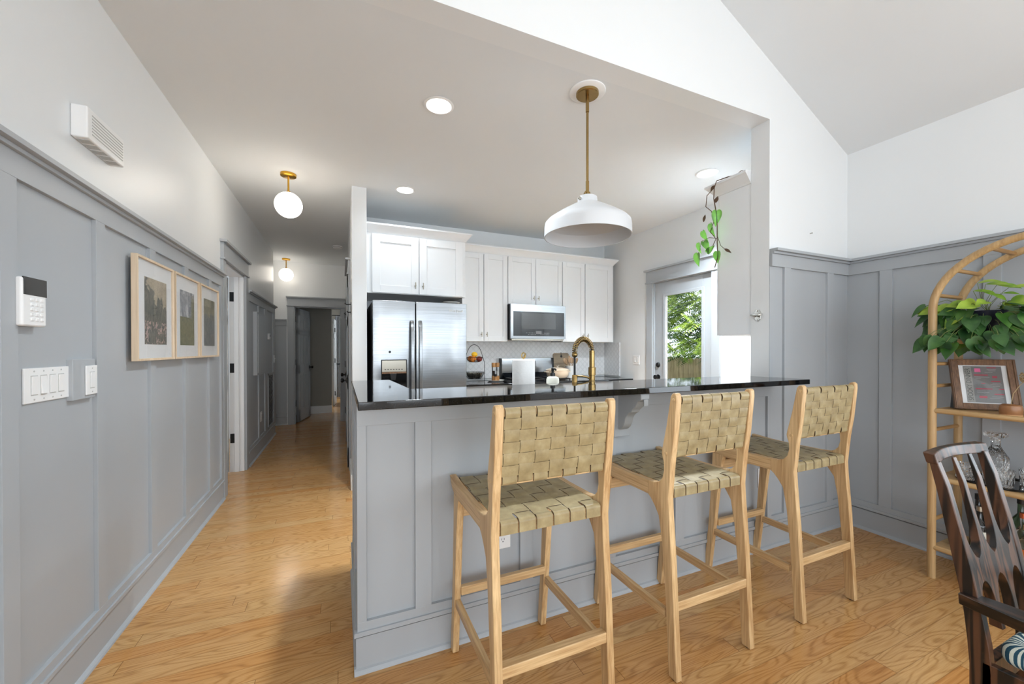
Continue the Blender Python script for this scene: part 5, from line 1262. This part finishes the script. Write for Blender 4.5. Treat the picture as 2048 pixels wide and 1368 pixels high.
# ================================================================== DINING CHAIR
dcx0, dcx1 = 1.632, 1.982
ch_ = thing('dining_chair', 'dark-stained dining armchair with slotted back and teal cushion', 'dining chair', (1.85, .35, 0))
prof_b = [(.592, .985), (.585, .948), (.569, .877), (.551, .772), (.522, .610), (.511, .529), (.503, .42), (.503, .30), (.515, .12), (.525, 0)]
prof_f = [(.575, .985), (.548, .903), (.526, .805), (.504, .711), (.475, .547), (.464, .476), (.458, .40), (.460, .30), (.478, .12), (.492, 0)]
def slat(x0, x1, ztop, zbot, name='slat', fin=0, bin_=0, mtl='dark'):
    def at(pr, z):
        for (y1, z1), (y2, z2) in zip(pr, pr[1:]):
            if z1 >= z >= z2: return y2+(y1-y2)*(z-z2)/(z1-z2)
        return pr[-1][0]
    n = 14; zs = [ztop+(zbot-ztop)*i/n for i in range(n+1)]
    pts = [(at(prof_b, z)-bin_, z) for z in zs]+[(at(prof_f, z)+fin, z) for z in reversed(zs)]
    return MB().prism(pts, 'x', x0, x1)
slat(dcx0, dcx0+.026, .970, 0).obj('back_post', 'dark', ch_, bevel=.003); slat(dcx1-.030, dcx1, .970, 0).obj('back_post', 'dark', ch_, bevel=.003)
# back board: slats joined by a waist, each member flowing into the waist
def yb(z, pr):
    for (y1, z1), (y2, z2) in zip(pr, pr[1:]):
        if z1 >= z >= z2: return y2+(y1-y2)*(z-z2)/(z1-z2)
    return pr[-1][0]
def strip_member(mb, cl, hw):
    """member following the back curve: centre x(z), half width(z)"""
    n = 70; z0, z1 = .50, .972; vs = []; fs = []
    for i in range(n+1):
        z = z1+(z0-z1)*i/n; c = cl(z); h = hw(z); f_ = yb(z, prof_f)+.002; b_ = yb(z, prof_b)-.012
        vs += [(c-h, f_, z), (c+h, f_, z), (c+h, b_, z), (c-h, b_, z)]
    for i in range(n):
        for k in range(4): fs.append((4*i+k, 4*i+(k+1) % 4, 4*i+4+(k+1) % 4, 4*i+4+k))
    fs.append((0, 1, 2, 3)); fs.append((4*n+3, 4*n+2, 4*n+1, 4*n)); return mb.add(vs, fs)
sp_ = (dcx1-dcx0-.03)/3
def slot_fill(z, g, a=.640, b=.700, e=2.2):
    if a <= z <= b: return g
    d = ((z-b) if z > b else (a-z))/e
    return 0 if d >= g else g-math.sqrt(max(0, g*g-(g-d)**2))
for k in (1, 2):
    cx0 = dcx0+.013+sp_*k; mb = MB(); strip_member(mb, lambda z, c=cx0, k=k: c+(.5-(k-1))*0, lambda z: .0105+slot_fill(z, sp_/2-.009)); mb.obj('slat', 'dark', ch_, smooth=30, bevel=.002)
for k, xw, sg in ((0, dcx0+.026, 1), (1, dcx1-.030, -1)):
    n = 60; vs = []; fs = []
    for i in range(n+1):
        z = .82-.30*i/n; h = slot_fill(z, sp_/2-.009)+.0005; f_ = yb(z, prof_f)+.003; b_ = yb(z, prof_b)-.013
        a, b = (xw-.002, xw+h) if sg > 0 else (xw-h, xw+.002); vs += [(a, f_, z), (b, f_, z), (b, b_, z), (a, b_, z)]
    for i in range(n):
        for q in range(4): fs.append((4*i+q, 4*i+(q+1) % 4, 4*i+4+(q+1) % 4, 4*i+4+q))
    fs.append((0, 1, 2, 3)); fs.append((4*n+3, 4*n+2, 4*n+1, 4*n)); MB().add(vs, fs).obj('waist_web', 'dark', ch_, smooth=30)
# curved crest rail
n = 20; vs = []; fs = []
for i in range(n+1):
    t = i/n; x = dcx0-.002+(dcx1-dcx0+.004)*t; bow = .028*math.sin(PI*t)
    for y, z in ((.574+bow, .993), (.566+bow, .962), (.594+bow*.55, .963), (.603+bow*.55, .995)): vs.append((x, y, z))
for i in range(n):
    for k in range(4): fs.append((4*i+k, 4*i+(k+1) % 4, 4*i+4+(k+1) % 4, 4*i+4+k))
fs.append((0, 1, 2, 3)); fs.append((4*n+3, 4*n+2, 4*n+1, 4*n)); MB().add(vs, fs).obj('crest_rail', 'dark', ch_, smooth=30, bevel=.004)
# arms
for k, xa in enumerate((dcx0-.012, dcx1-.020)):
    vs = []; fs = []; n = 18
    for i in range(n+1):
        t = i/n; y = .522-.47*t; zt = .610+.012*math.sin(PI*t)-.018*t; wl = .012+.022*math.sin(PI*min(1, t*1.1+.03)); xc = xa+.018+(.03*math.sin(PI*t*.9) if k else -.03*math.sin(PI*t*.9))*.5; th_ = .034
        vs += [(xc-wl-.006, y, zt), (xc+wl+.006, y, zt), (xc+wl, y, zt-th_), (xc-wl, y, zt-th_)]
    for i in range(n):
        for q in range(4): fs.append((4*i+q, 4*i+(q+1) % 4, 4*i+4+(q+1) % 4, 4*i+4+q))
    fs.append((0, 1, 2, 3)); fs.append((4*n+3, 4*n+2, 4*n+1, 4*n)); MB().add(vs, fs).obj('arm', 'dark_y', ch_, smooth=30, bevel=.004)
for x in (dcx0-.01, dcx1-.02): MB().prism([(.075, 0), (.108, 0), (.118, .575), (.070, .575)], 'x', x, x+.032).obj('front_leg', 'dark', ch_, bevel=.003)
MB().box(dcx0+.026, dcx1-.03, .462, .485, .36, .44).box(dcx0+.02, dcx1-.01, .085, .105, .36, .44).box(dcx0, dcx0+.022, .10, .48, .36, .44).box(dcx1-.022, dcx1, .10, .48, .36, .44).obj('seat_frame', 'dark', ch_, bevel=.003)
MB().box(dcx0+.028, dcx1-.032, .052, .458, .442, .505).obj('seat_cushion', 'fabric', ch_, bevel=.026, seg=5)
